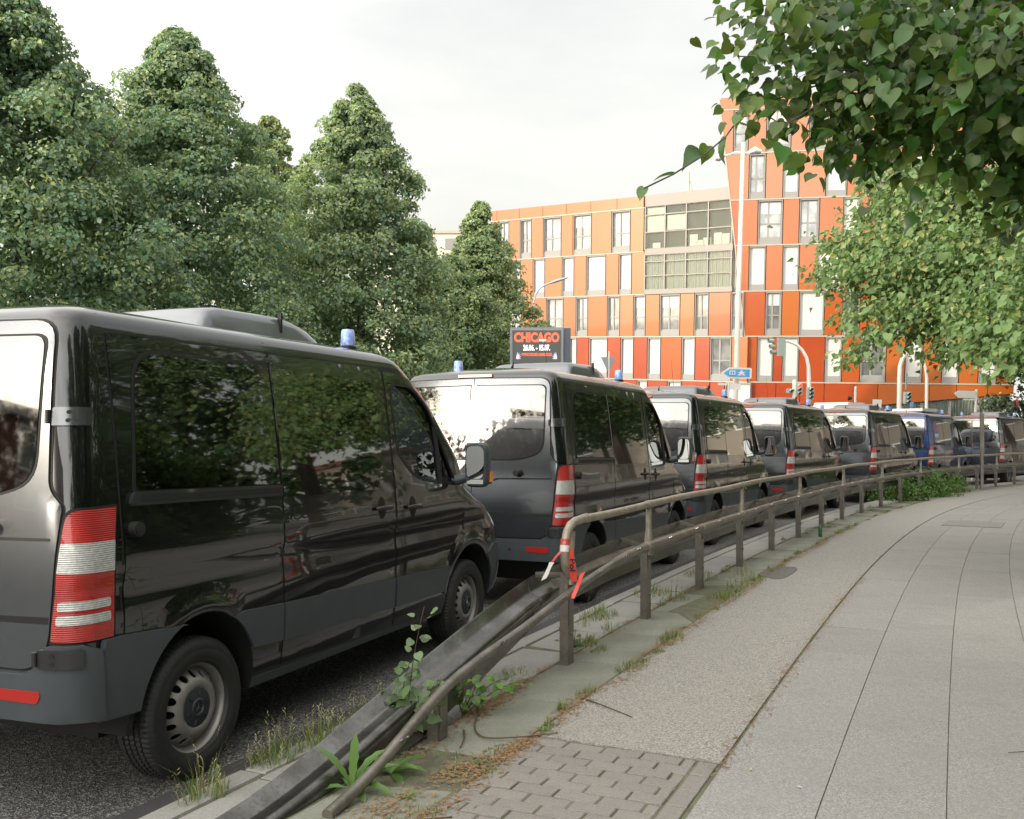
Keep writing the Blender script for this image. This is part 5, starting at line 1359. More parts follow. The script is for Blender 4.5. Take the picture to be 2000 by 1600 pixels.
# ------------------------------------------------------------------ trees
def crown(name, cen, H, Rad, z0, nclump, per, parent, leaf=.13, base=(.105, .165, .075), shape='cone', seed=1, mat=LEAF, flowers=.22, sig=.34):
    """leaves in clumps hung on the outer shell of a lime crown; local coords, trunk foot at the origin"""
    r = np.random.default_rng(seed)
    # lobes: the leafy ends of the boughs, each a flattened dome lit from above
    nl = nclump
    t = r.random(nl) ** .85
    pr = np.interp(t, [0, .12, .3, .5, .7, .85, .95, 1.0], [.90, 1.0, .98, .86, .62, .36, .17, .03])
    ang = r.random(nl) * 2 * math.pi
    depth = 1 - .50 * r.random(nl) ** 2.2
    depth = np.where(r.random(nl) < .16, depth * 1.16, depth)
    rad = Rad * pr * depth * (1 + .10 * np.sin(3 * ang + seed) + .08 * np.sin(21 * t + ang * 2 + seed * 2))
    cc = np.stack([np.cos(ang) * rad, np.sin(ang) * rad, z0 + t * (H - z0)], 1)
    ls = sig * (.75 + .9 * r.random(nl)) * np.interp(t, [0, .7, .9, 1], [1.15, .85, .55, .35])
    n = nl * per
    ci = np.repeat(np.arange(nl), per)
    q = r.normal(size=(n, 3)); q /= np.linalg.norm(q, axis=1, keepdims=True)
    low = q[:, 2] < -.1; q[low & (r.random(n) < .7), 2] *= -1
    rs = np.where(r.random(n) < .75, .8 + .35 * r.random(n), r.random(n) ** .5)
    ow = np.stack([np.cos(ang[ci]), np.sin(ang[ci]), np.zeros(n)], 1)
    P = cc[ci] + q * (ls[ci] * rs)[:, None] * np.array([1, 1, .72]) + ow * (.35 * ls[ci] * r.random(n))[:, None]
    P[:, 2] -= .55 * ls[ci] * (np.sum(q * ow, axis=1).clip(0, 1)) ** 2 * r.random(n)
    N = q * .9 + ow * .25 + r.normal(size=(n, 3)) * .42 + np.array([0, 0, .30])
    sz = leaf * (.6 + .75 * r.random(n))
    b = np.array(base)
    v = (.75 + .5 * r.random(n))[:, None] * (.72 + .56 * r.random(nl))[ci][:, None]
    col = b[None] * v
    col[:, 0] *= .85 + .35 * r.random(n); col[:, 2] *= .8 + .6 * r.random(n)
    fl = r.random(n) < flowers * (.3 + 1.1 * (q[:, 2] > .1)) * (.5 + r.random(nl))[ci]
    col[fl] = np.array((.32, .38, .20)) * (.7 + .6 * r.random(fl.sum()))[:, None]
    sz[fl] *= .85
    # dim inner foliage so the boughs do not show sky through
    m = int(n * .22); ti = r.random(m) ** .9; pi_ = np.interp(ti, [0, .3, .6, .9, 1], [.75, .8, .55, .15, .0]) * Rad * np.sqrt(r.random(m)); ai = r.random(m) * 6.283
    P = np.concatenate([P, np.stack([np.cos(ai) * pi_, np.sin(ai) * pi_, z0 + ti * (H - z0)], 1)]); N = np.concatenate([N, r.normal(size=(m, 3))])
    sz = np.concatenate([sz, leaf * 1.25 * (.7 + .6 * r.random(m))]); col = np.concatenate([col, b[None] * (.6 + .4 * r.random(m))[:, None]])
    o = leaf_obj(name, P, N, sz, col, mat, parent)
    return o, cc
def lime(label, px, py, d, Rad, nclump=620, per=150, leaf=.13, seed=1, z0=.6, xoff=0, base=(.17, .26, .155), flowers=.3, group='lime trees along the left side of the road', sig=.38):
    topp = at(px, py, d)
    H = topp.z
    f = Vector((topp.x, topp.y + math.tan(SLOPE) * H, 0))
    t = empty('lime_tree', f, 0, True); tag(t, label, 'tree', group)
    Ht = H / math.cos(SLOPE)
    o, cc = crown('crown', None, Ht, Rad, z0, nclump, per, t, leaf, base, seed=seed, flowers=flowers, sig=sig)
    mb = MB(); mb.tube([(0, 0, -.3), (.03, 0, 1.5), (0, .05, Ht * .5), (.05, 0, Ht * .9)], [.22, .18, .11, .03], 10)
    rr = np.random.default_rng(seed)
    for k in range(26):
        q = cc[rr.integers(len(cc))]; z = max(.8, q[2] * .78 - .3)
        mb.tube([(0, 0, z), (q[0] * .5, q[1] * .5, z + (q[2] - z) * .35), tuple(q)], [.05, .03, .01], 5)
    mb.build('trunk', BARK, t, True, 60)
    return t
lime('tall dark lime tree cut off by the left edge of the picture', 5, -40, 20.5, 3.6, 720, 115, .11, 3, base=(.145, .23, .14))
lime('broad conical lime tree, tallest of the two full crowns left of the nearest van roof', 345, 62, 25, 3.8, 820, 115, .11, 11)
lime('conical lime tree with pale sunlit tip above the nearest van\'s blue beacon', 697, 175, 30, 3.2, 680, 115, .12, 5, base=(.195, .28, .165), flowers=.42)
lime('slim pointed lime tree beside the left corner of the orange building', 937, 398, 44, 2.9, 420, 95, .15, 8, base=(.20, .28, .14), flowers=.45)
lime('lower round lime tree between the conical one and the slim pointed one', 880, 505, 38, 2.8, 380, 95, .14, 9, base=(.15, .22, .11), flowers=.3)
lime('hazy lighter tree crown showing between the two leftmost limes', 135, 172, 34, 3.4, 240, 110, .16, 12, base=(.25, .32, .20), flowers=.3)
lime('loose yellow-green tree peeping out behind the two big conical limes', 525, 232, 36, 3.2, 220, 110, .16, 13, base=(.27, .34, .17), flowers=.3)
for k, (x, y, h) in enumerate(((-13.5, 12.5, 10.5), (-15.5, 5.5, 11))):
    t = empty('lime_tree', (x, y, 0), 0, True); tag(t, ['lime tree just outside the left edge, next to the dark one', 'lime tree level with the photographer on the left kerb'][k], 'tree', 'lime trees along the left side of the road')
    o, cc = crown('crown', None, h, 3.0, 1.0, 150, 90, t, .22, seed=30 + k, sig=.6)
    MB().tube([(0, 0, -.3), (0, 0, h * .8)], [.22, .05], 8).build('trunk', BARK, t)
# shrubs under the limes
hs = empty('hedge', (0, 0, 0)); 
P = []; 
n = 26000
sx = rng.random(n); yy = 6 + 46 * sx; xx = np.interp(yy, [6, 20, 30, 45, 52], [-12.0, -9.5, -6.0, -1.5, 1.0]) + rng.normal(size=n) * .7
zz = rng.random(n) * 1.9 * (1 + .2 * np.sin(yy * 2))
bpy.data.objects.remove(hs)
hs = leaf_obj('hedge', np.stack([xx, yy, zz], 1), rng.normal(size=(n, 3)) + np.array([.5, -.8, .6]), .12 + .1 * rng.random(n), np.array((.06, .10, .045))[None] * (.6 + .8 * rng.random(n))[:, None], LEAF)
tag(hs, 'low leafy undergrowth beneath the lime trees behind the vans', 'hedge', kind='stuff')

# dark trees beyond the right corner of the building
for k, (px, py, d, rad, lab) in enumerate(((2060, 560, 62, 4.2, 'dark tree at the right edge beyond the orange building'), (2180, 500, 56, 4.5, 'dark tree outside the right edge near the bicycle'))):
    lime(lab, px, py, d, rad, 150, 100, .26, 40 + k, base=(.035, .06, .03), flowers=.05, group='dark trees right of the orange building', sig=.6, z0=-4)
# hedge along the footway on the right, outside the frame but mirrored in the van sides
def hedge_right():
    n = 60000; s = rng.random(n) * 21 - 9; o_ = 6.6 + rng.random(n) ** .5 * 1.2; hgt = 3.6 + .5 * np.sin(s * .9) + .3 * np.sin(s * 2.3)
    z = rng.random(n) * hgt
    P = np.array([tuple(cv(a, b + .25 * math.sin(a * 3 + c_ * 2), c_)) for a, b, c_ in zip(s, o_, z)])
    N = rng.normal(size=(n, 3)) + np.array([-1.2, .3, .5])
    v = (.5 + .9 * rng.random(n)) * (.8 + .4 * np.sin(P[:, 1] * 2.1 + P[:, 2] * 3))
    o = leaf_obj('hedge', P, N, .09 + .07 * rng.random(n), np.array((.07, .125, .04))[None] * np.maximum(v, .3)[:, None], LEAF)
    tag(o, 'tall clipped leafy hedge along the right side of the footway', 'hedge', kind='stuff')
hedge_right()

for k, (s_, o_, h) in enumerate(((-7, 8.6, 9.5), (-1, 8.8, 10), (4.5, 8.6, 9.5), (14.5, 9.0, 12), (15.2, 22.5, 14), (18.8, 29.5, 15), (24.5, 36, 15), (31.5, 42, 15))):
    p = cv(s_, o_, 0) if k < 4 else Vector((s_, o_, 0)); t = empty('lime_tree', p, 0, True); tag(t, ['rearmost lime of the row behind the hedge on the right', 'second lime of the row behind the hedge on the right', 'third lime of the row behind the hedge on the right', 'fourth lime of the row behind the hedge on the right', 'fifth lime of the row behind the hedge on the right', 'sixth lime of the row on the right, past the end of the hedge', 'seventh lime of the row on the right, past the end of the hedge', 'farthest lime of the row on the right'][k], 'tree', 'lime trees behind the hedge on the right')
    crown('crown', None, h, 3.2 if k < 4 else 3.6, 1.2 if k < 4 else 4.2, 170 if k < 4 else 230, 90, t, .20, seed=60 + k, sig=.55 if k < 4 else .75, base=(.06, .11, .045), flowers=.1)
    MB().tube([(0, 0, -.3), (0, 0, h * .8)], [.22, .05], 8).build('trunk', BARK, t)
# near lime with big leaves hanging into the upper right corner
BGREEN = np.array((.055, .12, .028))
nt = empty('lime_tree', (4.9, 5.6, 0), 0, True); tag(nt, 'near lime tree whose large dark leaves hang into the upper right corner', 'tree')
bpy.context.view_layer.update()
NI = nt.matrix_world.inverted()
MB().tube([(0, 0, -.3), (0, 0, 1.6), (-.05, 0, 3.2), (.1, .1, 6.5)], [.24, .19, .16, .08], 14).build('trunk', BARK, nt, True, 60)
tips = []
def T_(px, py, d, dens=1.0, spread=.34, ln=1.7): tips.append((at(px, py, d), dens, spread, ln))
for a in [(1450, 20, 4.7), (1440, 110, 4.5), (1520, 70, 4.4), (1500, 200, 4.6), (1590, 140, 4.3), (1600, 260, 4.7), (1630, 300, 5.1), (1660, 60, 4.4), (1700, 200, 4.2), (1720, 290, 4.8), (1790, 90, 4.2), (1800, 250, 4.5), (1860, 160, 4.0), (1890, 320, 4.4), (1980, 400, 4.6), (2040, 420, 4.9), (1940, 80, 3.9), (1950, 240, 4.1), (2030, 180, 4.0), (2040, 330, 4.2), (1990, 20, 4.6), (1720, -20, 4.8), (1580, -20, 4.8), (1840, -20, 4.4)]:
    T_(*a)
for a in [(1800, 200, 5.8), (1900, 300, 5.8), (1750, 300, 6.0), (1900, 120, 5.6), (2000, 250, 5.5), (1700, 100, 5.8), (2080, 420, 5.2), (1930, 20, 5.4), (1790, 20, 5.4)]:
    T_(*a, 1.25, .5, 1.5)
br = MB(); LP = []; LT = []
orig = [at(2300, 100, 5.2), at(2250, 300, 5.3), at(2350, -100, 5.0)]
rr = np.random.default_rng(5)
for k, (tip, dens, spread, ln) in enumerate(tips):
    o0 = orig[k % 3]
    mid = (o0 + tip) / 2 + Vector((0, 0, .25 + .2 * rr.random()))
    pts = [o0 * (1 - t) ** 2 + mid * 2 * t * (1 - t) + tip * t * t for t in np.linspace(0, 1, 9)]
    br.tube([NI @ p for p in pts], list(np.linspace(.016, .003, 9)), 5)
    L = (tip - o0).length
    nl = int(215 * dens)
    for i in range(nl):
        t = 1 - (rr.random() ** 1.3) * min(ln * .62 / L, .9)
        p = o0 * (1 - t) ** 2 + mid * 2 * t * (1 - t) + tip * t * t
        q = Vector(rr.normal(size=3)); q.z *= .75; q = q * spread * (.35 + .75 * (1 - t) * L / ln + .15) * .62
        q.z -= abs(q.x) * .25
        LP.append(p + q); d3 = q.normalized() * .6 + Vector((-.35, 0, -.75)); LT.append(d3)
# a long thin sprig reaching to the left
sprig = [(1530, 245, 4.3), (1462, 205, 4.3), (1417, 268, 4.25), (1375, 303, 4.2), (1316, 340, 4.15), (1258, 368, 4.1)]
sp = [at(*q) for q in sprig]
br.tube([NI @ p for p in [at(1640, 180, 4.4)] + sp], [.004] * 7, 5)
extra = [(1462, 205), (1440, 225), (1417, 268), (1372, 300), (1382, 285), (1314, 340), (1258, 366), (1412, 240), (1452, 232), (1480, 190), (1500, 215), (1520, 240), (1560, 300), (1530, 285)]
sizes = [.06, .05, .11, .115, .07, .085, .06, .05, .06, .07, .06, .07, .10, .09]
for (x, y) in extra: LP.append(at(x, y, 4.25)); LT.append(Vector((-.25, 0, -.9)))
LP = np.array([tuple(NI @ p) for p in LP]); LT = np.array([tuple(v) for v in LT])
n = len(LP)
sz = .034 + .052 * rr.random(n) ** 1.3; sz[-len(extra):] = sizes
N = rr.normal(size=(n, 3)) * .55 + np.array([-.25, -.75, .45])
colr = BGREEN[None] * (.6 + .95 * rr.random(n) ** 1.5)[:, None]; colr[:, 0] *= .8 + .8 * rr.random(n)
br.build('branch', BARK, nt, True, 60)
# the 300 leaves that show largest are objects of their own, the rest is one mass
dist = np.linalg.norm(np.array([tuple(nt.matrix_world @ Vector(p)) for p in LP]) - np.array([0, 0, CAMZ]), axis=1)
wp = np.array([tuple(nt.matrix_world @ Vector(p)) for p in LP])
pxs = 1000 + 1850 * wp[:, 0] / wp[:, 1]
score = sz / dist * (pxs < 2000); score[-len(extra):] = 9
order = np.argsort(-score); big = order[:300]; rest = order[300:]
leaf_obj('foliage', LP[rest], N[rest], sz[rest], colr[rest], LEAFN, nt, heart=True, T=LT[rest])['kind'] = 'stuff'
variants = []
for k in range(12):
    c0_ = BGREEN * (.6 + .95 * rr.random()); c0_[0] *= .8 + .8 * rr.random()
    o = leaf_obj('leaf', np.zeros((1, 3)), np.array([[0, 0, 1.0]]), np.ones(1), c0_[None], LEAFN, None, heart=True, T=np.array([[0, 1.0, 0]]))
    variants.append(o.data); bpy.data.objects.remove(o)
def leafcopies(P, N, T, S, idx, parent, meshes):
    for j, i in enumerate(idx):
        nn = Vector(N[i]).normalized(); tt = Vector(T[i]); tt = (tt - nn * tt.dot(nn)).normalized(); bb = tt.cross(nn)
        o = bpy.data.objects.new('leaf', meshes[j % len(meshes)]); C.objects.link(o); o.parent = parent
        o.matrix_local = Matrix.Translation(P[i]) @ Matrix((( bb.x, tt.x, nn.x, 0), (bb.y, tt.y, nn.y, 0), (bb.z, tt.z, nn.z, 0), (0, 0, 0, 1))) @ Matrix.Scale(S[i], 4)
leafcopies(LP, N, LT, sz, big, nt, variants)

# sunlit lime further along on the right
t2_ = empty('lime_tree', (8.7, 12.6, 0), 0, True); tag(t2_, 'sunlit yellow-green lime tree overhanging the footway on the right, behind the near leaves', 'tree')
bpy.context.view_layer.update(); TI = t2_.matrix_world.inverted()
rr = np.random.default_rng(21)
MB().tube([(0, 0, -.3), (0, 0, 2.2), (-.05, 0, 5), (.1, .1, 7.6)], [.2, .16, .12, .05], 12).build('trunk', BARK, t2_, True, 60)
bc = []
lowb = [(1640, 640, 11.5), (1615, 560, 11.5), (1600, 530, 12), (1660, 700, 11), (1700, 660, 11), (1740, 620, 11), (1770, 650, 11.5), (1820, 690, 11), (1850, 700, 11), (1880, 700, 10.5), (1930, 690, 10), (1960, 720, 9.5), (1990, 700, 9.5), (1670, 600, 11.5), (1700, 540, 11.5), (1650, 500, 12), (1720, 470, 12), (1760, 520, 11), (1800, 600, 11), (1850, 620, 10.5), (1900, 600, 10.5), (1800, 450, 12), (1860, 500, 11), (1900, 650, 10), (1960, 640, 10), (2000, 600, 10), (1690, 420, 12.5), (1730, 390, 12.5), (1780, 400, 12), (1850, 420, 12), (1700, 360, 12.5), (1760, 345, 12.5), (1820, 370, 12.5), (1880, 385, 12), (1940, 430, 11.5), (2000, 480, 11), (1780, 560, 12), (1830, 500, 12), (1920, 520, 11), (1980, 520, 10.5), (1950, 580, 10.5), (2040, 680, 9.5), (2040, 560, 10), (1620, 480, 12.2), (1660, 540, 11.3), (1745, 570, 11.6), (1795, 655, 11.6), (2080, 480, 11), (1720, 600, 12.4), (1830, 560, 12.4), (1900, 560, 12), (1960, 460, 12), (1770, 460, 13)]
LP = []; LT = []; br = MB(); N = []
for k, a in enumerate(lowb + [(x, y, d + 1.6) for x, y, d in lowb[15:]]):
    tip = at(*a); o0 = at(2190, 430, 12.2)
    mid = (o0 + tip) / 2 + Vector((0, 0, .55)); L = (tip - o0).length
    br.tube([TI @ (o0 * (1 - t) ** 2 + mid * 2 * t * (1 - t) + tip * t * t) for t in np.linspace(0, 1, 7)], list(np.linspace(.022, .004, 7)), 5)
    for i in range(330):
        t = 1 - rr.random() ** 1.4 * min(1.5 / L, 1)
        p = o0 * (1 - t) ** 2 + mid * 2 * t * (1 - t) + tip * t * t
        q = Vector(rr.normal(size=3)); q.z *= .55; q *= .26 * (.45 + 1.0 * (1 - t) * L)
        LP.append(tuple(TI @ (p + q))); LT.append((q.x - .3, q.y, q.z - .6))
for k in range(24):       # upper crown
    a = rr.random() * 6.28; cen = Vector((8.7 + 3.2 * math.cos(a) * rr.random(), 12.4 + 3 * math.sin(a) * rr.random(), 5.6 + 3 * rr.random()))
    for i in range(260):
        q = Vector(rr.normal(size=3)) * .6; LP.append(tuple(TI @ (cen + q))); LT.append((q.x, q.y, q.z - .6))
LP = np.array(LP); LT = np.array(LT); n = len(LP)
sz = .055 + .045 * rr.random(n); N = rr.normal(size=(n, 3)) * .6 + np.array([-.45, -.45, .6])
colr = np.array((.135, .215, .085))[None] * (.65 + .7 * rr.random(n))[:, None]
fl = rr.random(n) < .14; colr[fl] = (.30, .33, .14)
br.build('branch', BARK, t2_, True, 60)
wp = np.array([tuple(t2_.matrix_world @ Vector(p)) for p in LP]); dist = np.linalg.norm(wp, axis=1); pxs = 1000 + 1850 * wp[:, 0] / wp[:, 1]
score = sz / dist * (pxs < 1990) * (pxs > 1500); order = np.argsort(-score); big = order[:300]; rest = order[300:]
leaf_obj('foliage', LP[rest], N[rest], sz[rest], colr[rest], LEAF, t2_, heart=False, T=LT[rest])['kind'] = 'stuff'
variants = []
for k in range(8):
    c0_ = np.array((.135, .215, .085)) * (.8 + .5 * rr.random())
    o = leaf_obj('leaf', np.zeros((1, 3)), np.array([[0, 0, 1.0]]), np.ones(1), c0_[None], LEAF, None, heart=True, T=np.array([[0, 1.0, 0]]))
    variants.append(o.data); bpy.data.objects.remove(o)
leafcopies(LP, N, LT, sz, big, t2_, variants)

# ------------------------------------------------------------------ weeds, grass, litter
def blades(name, spots, mat, label, dens=1.35, hmul=1.0, heads=False):
    V = []; F = []; COL = []
    for (s, o_, rad, hgt, n) in spots:
        for i in range(int(n * dens)):
            a = random.random() * 6.28; r_ = rad * random.random() ** .6
            p = cv(s + r_ * math.cos(a), o_ + r_ * .55 * math.sin(a), SW - .005)
            h = hgt * hmul * (.35 + .9 * random.random() ** 1.5) * (1.15 - .75 * (r_ / rad)); b_ = a + random.uniform(-1.2, 1.2); bend = h * (.15 + .9 * random.random() * (.3 + r_ / rad))
            w = .0014 + .0016 * random.random()
            d = Vector((math.cos(b_), math.sin(b_), 0)); e = Vector((-d.y, d.x, 0)) * w
            k = len(V); m_ = p + d * bend * .35 + Vector((0, 0, h * .62)); t_ = p + d * bend + Vector((0, 0, h * .95))
            V += [p - e, p + e, m_ + e * .8, m_ - e * .8, t_]; F += [(k, k + 1, k + 2, k + 3), (k + 3, k + 2, k + 4)]
            g = random.random(); c = (.10 + .10 * g, .19 + .06 * g, .06) if random.random() < .75 else (.38, .31, .17)
            COL += [c] * 5
            if heads and random.random() < .3:
                hh = p + Vector((0, 0, h * 1.25)) + d * bend * .5
                k = len(V); V += [p - e * .5, p + e * .5, hh]; F += [(k, k + 1, k + 2)]; COL += [(.35, .33, .18)] * 3
                for q in range(5):
                    k = len(V); c0 = hh + Vector((0, 0, -.012 * q)); sd_ = Vector((random.uniform(-1, 1), random.uniform(-1, 1), .9)) * .011
                    V += [c0, c0 + sd_ + e * 2, c0 + sd_ * 1.8]; F += [(k, k + 1, k + 2)]; COL += [(.48, .44, .25)] * 3
    o = mk(name, V, F, mat)
    a = o.data.color_attributes.new('Col', 'FLOAT_COLOR', 'POINT'); cc = np.ones((len(V), 4), np.float32); cc[:, :3] = COL; a.data.foreach_set('color', cc.ravel())
    return tag(o, label, 'grass', kind='stuff')
spots = []
s = -1.2
while s < 22:      # weedy joint between slabs and the pale strip
    if random.random() < .72: spots.append((s + random.uniform(-.1, .1), .41 + random.uniform(-.05, .05), random.uniform(.05, .16), random.uniform(.03, .085), random.randint(18, 70)))
    s += random.uniform(.15, .5)
s = .2
while s < 22:      # joint at the feet of the posts
    if random.random() < .6: spots.append((s, -.09 + random.uniform(-.05, .05), random.uniform(.06, .18), random.uniform(.04, .12), random.randint(20, 70)))
    s += random.uniform(.3, .9)
s = 1.0
while s < 14:      # dark seam beside the footway
    if random.random() < .5: spots.append((s, 1.415, random.uniform(.03, .10), random.uniform(.012, .03), random.randint(10, 30)))
    s += random.uniform(.15, .5)
for k in range(7): spots.append((-.6 + random.uniform(-.9, .7), .38 + random.uniform(-.2, .1), .08, .04, 14))
spots += [(2.45, -.14, .20, .10, 160), (2.3, .05, .12, .07, 80), (.9, -.35, .30, .07, 130), (1.4, -.25, .2, .06, 90), (3.55, -.42, .28, .15, 160), (4.9, -.36, .3, .16, 160), (6.4, -.3, .3, .14, 120), (2.9, .42, .22, .10, 140), (1.9, .42, .2, .08, 120), (5.0, .36, .3, .12, 160), (6.2, .36, .3, .10, 140), (13.0, .1, .2, .07, 90)]
blades('grass', spots, LEAFN, 'patchy green grass growing from the joints between the slabs')
tall = [(-.30, -.56, .18, .19, 190), (-.02, -.50, .15, .22, 170), (-.62, -.60, .18, .17, 170), (-1.15, -.56, .14, .24, 110), (-.15, -.30, .14, .12, 90), (4.7, -.05, .22, .20, 70), (5.6, .35, .25, .22, 80), (2.9, -.45, .10, .25, 24), (3.1, -.40, .10, .28, 20), (6.6, .2, .2, .18, 50), (23.5, -.1, .4, .25, 200), (25.2, -.05, .5, .3, 240), (26.5, 0, .4, .28, 200)]
blades('seeding_grass', tall, LEAFN, 'tall straw-coloured seeding grass along the guard rail', dens=.8, heads=True)
# brown litter in the joints
V = []; F = []
def lit(s, o_, w, n):
    for i in range(n):
        p = cv(s + random.gauss(0, w), o_ + random.gauss(0, w * .28), SW + .004 + random.random() * .006)
        a = random.random() * 6.28; L = random.uniform(.004, .018); W_ = random.uniform(.0012, .004)
        d = Vector((math.cos(a), math.sin(a), random.uniform(-.2, .2))) * L; e = Vector((-math.sin(a), math.cos(a), random.uniform(-.3, .3))) * W_
        k = len(V); V.extend([p - d - e, p + d - e, p + d + e, p - d + e]); F.append((k, k + 1, k + 2, k + 3))
s = -1.3
while s < 14: lit(s, .42 + random.uniform(-.04, .05), .13, random.randint(60, 170)); s += .3
s = -.2
while s < 8: lit(s, -.09, .10, random.randint(20, 90)); s += .45
s = .3
while s < 7: lit(s, 1.43, .12, random.randint(20, 70)); s += .35
for q in ((.55, -.05, .14, 300), (.85, -.06, .16, 350), (1.2, -.08, .12, 220), (-.35, .30, .14, 250), (.0, .42, .12, 350), (-.9, .22, .2, 300), (-.1, -.02, .2, 200)): lit(*q)
o = mk('leaf_litter', V, F, pm('dry_litter', (.22, .12, .055), .9, noise=(40, .8, (.34, .22, .11)))); tag(o, 'brown dry litter gathered in the pavement joints', 'litter', kind='stuff')
# single pale leaves and petals on the footway
for k in range(34):
    s = random.uniform(-1, 9); o_ = random.uniform(1.3, 3.6)
    p = cv(s, o_, SW + .006); a = random.random() * 6.28
    L = random.uniform(.012, .028)
    mb = MB(); mb.add([(0, 0, 0), (L * .6, L * .25, .004), (L * 1.6, 0, .002), (L * .6, -L * .25, .003), (L * .6, 0, .001)], [(0, 4, 1), (1, 4, 2), (2, 4, 3), (3, 4, 0)])
    o = mb.build('fallen_leaf', pm('dry_leaf', (.50, .45, .30), .8)); o.location = p; o.rotation_euler = (0, 0, a)
    tag(o, 'tiny pale dry leaf lying on the grey footway', 'leaf', 'dry leaves scattered on the footway')
# twigs
def twig(pts, r, label):
    P = [cv(s, o_, SW + z) for s, o_, z in pts]; c = P[0]
    # smooth the polyline
    Q = []
    for i in range(len(P) - 1):
        for t in np.linspace(0, 1, 5, endpoint=False):
            a = P[max(i - 1, 0)]; b_ = P[i]; c_ = P[i + 1]; d = P[min(i + 2, len(P) - 1)]
            Q.append(.5 * ((2 * b_) + (c_ - a) * t + (2 * a - 5 * b_ + 4 * c_ - d) * t * t + (-a + 3 * b_ - 3 * c_ + d) * t ** 3))
    Q.append(P[-1])
    o = MB().tube([q - c for q in Q], list(np.linspace(r, r * .4, len(Q))), 6).build('twig', TWIG, None, True); o.location = c
    tag(o, label, 'twig')
twig([(.62, -.10, .015), (.40, .00, .02), (.22, .08, .012), (.10, .20, .01), (.14, .36, .02), (.26, .46, .012), (.34, .52, .008)], .006, 'long curved bare twig lying across the mossy slab below the first tall post')
twig([(.15, .05, .012), (.02, .12, .015), (-.10, .16, .008)], .007, 'short dark twig lying next to the low post')
twig([(1.0, .44, .01), (.92, .56, .015), (.84, .72, .006), (.78, .80, .008)], .005, 'thin twig curving out of the weeds onto the pale strip')
twig([(-.9, .55, .012), (-1.0, .42, .014), (-1.05, .30, .006)], .004, 'small twig on the pavers near the bottom edge')
twig([(1.25, 3.0, .012), (1.12, 2.85, .01), (1.02, 2.7, .006)], .004, 'twig with a pale leaf at the right edge of the footway')
# leafy plants
def stem_plant(name, label, base, stems, leaf, nleaf, col, droop=.3, cat='plant', heart=True, woody=True, spread=.05):
    o = empty(name, base, 0, True); tag(o, label, cat)
    mb = MB(); P = []; N = []; T = []; S = []
    for tip, bend in stems:
        tip = Vector(tip); mid = tip * .5 + Vector(bend)
        pts = [mid * 2 * t * (1 - t) + tip * t * t for t in np.linspace(0, 1, 8)]
        mb.tube(pts, list(np.linspace(.0045, .0015, 8)), 5)
        for i in range(nleaf):
            t = .18 + .82 * (i + random.random()) / nleaf; p = mid * 2 * t * (1 - t) + tip * t * t
            a = i * 2.4 + random.random(); d = Vector((math.cos(a), math.sin(a), -droop))
            P.append(tuple(p + d * spread * random.uniform(.3, 1))); T.append(tuple(d)); N.append((random.gauss(0, .35) - .1, random.gauss(0, .35) - .4, .8)); S.append(leaf * random.uniform(.6, 1.1) * (1.15 - .5 * t))
    mb.build('stem', TWIG if woody else MATS['stem_green'], o, True)
    P = np.array(P); N = np.array(N); T = np.array(T); S = np.array(S); c = np.array(col)[None] * (.75 + .5 * rng.random(len(P)))[:, None]
    for i in range(len(P)):
        pass
    vs = []
    for k in range(4):
        q = leaf_obj('leaf', np.zeros((1, 3)), np.array([[0, 0, 1.0]]), np.ones(1), (np.array(col) * (.75 + .2 * k))[None], LEAFN, None, heart=True, T=np.array([[0, 1.0, 0]])); vs.append(q.data); bpy.data.objects.remove(q)
    leafcopies(P, N, T, S, range(len(P)), o, vs)
    return o
pm('stem_green', (.12, .18, .06), .6)
stem_plant('maple_sapling', 'maple sapling with lobed pale leaves climbing through the ramped rail', cv(-.10, -.16, SW), [((.10, .02, .72), (-.04, 0, .0)), ((.02, .05, .42), (-.06, 0, .02)), ((.16, -.03, .34), (.04, 0, .05)), ((-.06, 0, .30), (-.03, 0, .0))], .068, 24, (.15, .23, .11), spread=.055)
stem_plant('maple_sapling', 'bright green seedling cluster growing right of the low post', cv(.42, -.10, SW), [((.26, .05, .20), (.02, 0, .12)), ((.14, 0, .24), (0, 0, .08)), ((.36, .1, .16), (.05, 0, .12)), ((.02, 0, .22), (-.02, 0, .04)), ((-.06, .02, .18), (0, 0, .03))], .055, 11, (.12, .24, .05), spread=.04)
stem_plant('seedling', 'thin seedling with round leaves right of the first tall post', cv(2.15, -.12, SW), [((-.06, 0, .27), (-.01, 0, .02)), ((-.10, 0, .20), (0, 0, .04)), ((.03, 0, .18), (.02, 0, .03))], .06, 4, (.11, .16, .06))
# dock / sow-thistle in the trough of the rail
dk = empty('sow_thistle', cv(-.80, -.02, SW), 0, True); tag(dk, 'sow thistle with long toothed leaves growing in the ramped rail trough', 'plant')
def longleaf(L, W_, az, up, curl, n=9):
    V = []; F = []
    d = Vector((math.cos(az), math.sin(az), 0)); e = Vector((-d.y, d.x, 0))
    for i in range(n + 1):
        t = i / n; w = W_ * math.sin(math.pi * min(.08 + t * .95, 1)) ** .7 * (.75 + .25 * (i % 2)) * (.45 + .75 * t if t < .7 else 1.0)
        r_ = L * t; a = up - curl * t
        c = d * (r_ * math.cos(a)) + Vector((0, 0, r_ * math.sin(a)))
        V += [c - e * w + Vector((0, 0, w * .35)), c, c + e * w + Vector((0, 0, w * .35))]
    for i in range(n):
        k = 3 * i; F += [(k, k + 1, k + 4, k + 3), (k + 1, k + 2, k + 5, k + 4)]
    o = mk('leaf', V, F, LEAFN, dk, True)
    a = o.data.color_attributes.new('Col', 'FLOAT_COLOR', 'POINT'); cc = np.ones((len(V), 4), np.float32); cc[:, :3] = np.array((.13, .235, .065)) * random.uniform(.8, 1.2); a.data.foreach_set('color', cc.ravel())
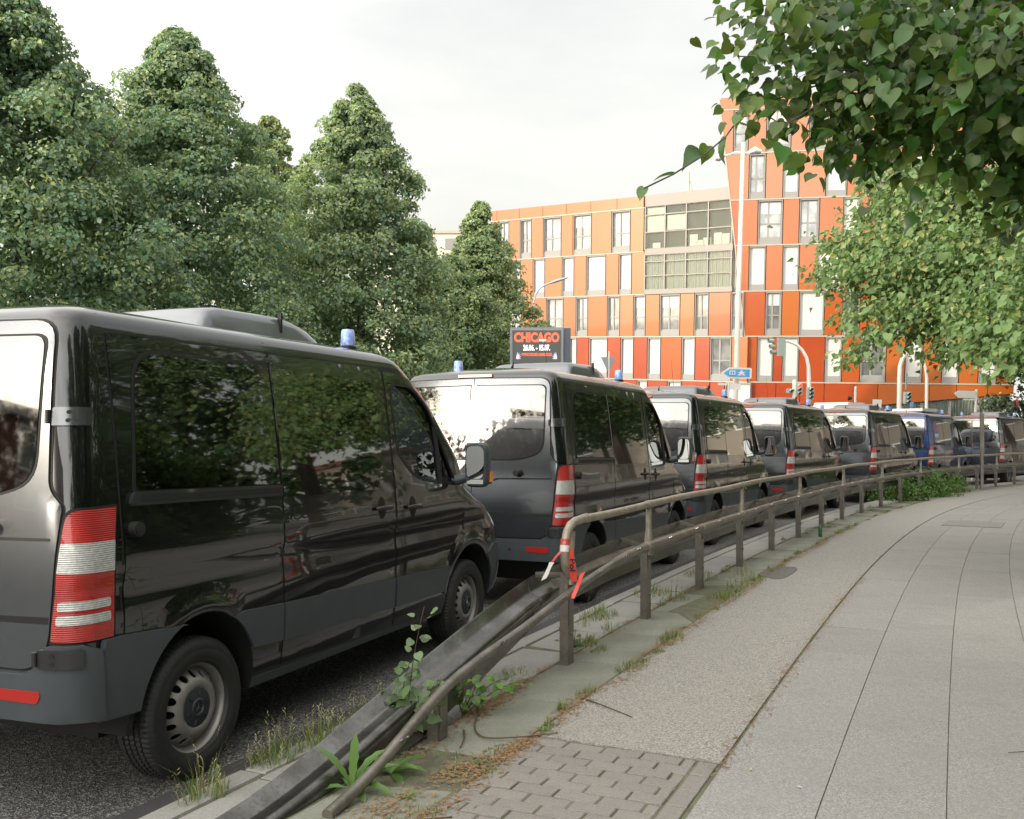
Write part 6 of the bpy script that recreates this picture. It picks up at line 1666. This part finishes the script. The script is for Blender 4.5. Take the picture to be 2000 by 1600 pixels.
for L, W_, az, up, cu in ((.26, .032, R(75), R(84), .12), (.27, .03, R(160), R(70), .5), (.24, .03, R(20), R(55), .6), (.22, .035, R(-20), R(40), .7), (.2, .03, R(200), R(35), .6), (.17, .03, R(300), R(45), .8), (.25, .03, R(45), R(66), .6), (.16, .028, R(120), R(30), .5)):
    longleaf(L, W_, az, up, cu)
dk2 = dk
dk = empty('sow_thistle', cv(-.55, .03, SW), 0, True); tag(dk, 'smaller sow thistle spilling under the near tube of the ramped rail', 'plant')
for k in range(9): longleaf(random.uniform(.12, .2), .028, R(-60 + 30 * k), R(random.uniform(25, 60)), .6)
for (s_, o_, r_, lab) in ((-.30, -.55, .10, 'leafy weed tuft on the kerb left of the rail'), (-.25, .34, .05, 'tiny rosette weed on the mossy slab above the pavers'), (-.75, .25, .06, 'small upright weed on the slab right of the rail end'), (.35, .43, .07, 'rosette weed at the corner of the pavers and the pale strip'), (12.1, .35, .08, 'small rosette weed beyond the bottle')):
    dk = empty('rosette_weed', cv(s_, o_, SW), 0, True); tag(dk, lab, 'plant')
    for k in range(8): longleaf(random.uniform(.5, 1) * r_, r_ * .13, R(45 * k + random.uniform(-15, 15)), R(random.uniform(15, 60)), .5)
# green bushes growing under the far rail
for k, (s_, o_, w_, h_, lab) in enumerate(((21.0, -.25, .7, .34, 'leafy green bush under the rail, left of the pair'), (22.9, -.15, .9, .46, 'bigger bush pushing through the rail beside the farthest stanchions'), (25.4, -.2, .6, .32, 'low straggly bush under the rail near the brown post'))):
    o = empty('bush', cv(s_, o_, SW), 0, False); tag(o, lab, 'bush')
    n = 3200 if k < 2 else 1500
    q = rng.normal(size=(n, 3)); q /= np.linalg.norm(q, axis=1, keepdims=True); q *= (rng.random(n) ** .4)[:, None]; q *= (1 + .25 * np.sin(5 * q[:, 0] + 7 * q[:, 1]))[:, None]
    P = q * np.array([w_, w_ * .7, h_]) + np.array([0, 0, h_ * .55]); P[:, 2] = np.abs(P[:, 2])
    leaf_obj('foliage', P, q + rng.normal(size=(n, 3)) * .5 + np.array([0, -.3, .5]), .05 + .03 * rng.random(n), np.array((.12, .21, .06))[None] * (.6 + .8 * rng.random(n))[:, None], LEAFN, o)
    mb = MB()
    for j in range(7): mb.tube([(random.uniform(-.1, .1), 0, 0), (random.uniform(-.5, .5) * w_, random.uniform(-.3, .3), h_ * .9)], [.008, .003], 5)
    mb.build('stem', TWIG, o)

# ------------------------------------------------------------------ turn the sloping street into the level world
bpy.context.view_layer.update()
for o in list(scene.objects):
    if o.parent is None and o not in (cam, sun):
        o.matrix_world = M @ o.matrix_world
bpy.context.view_layer.update()
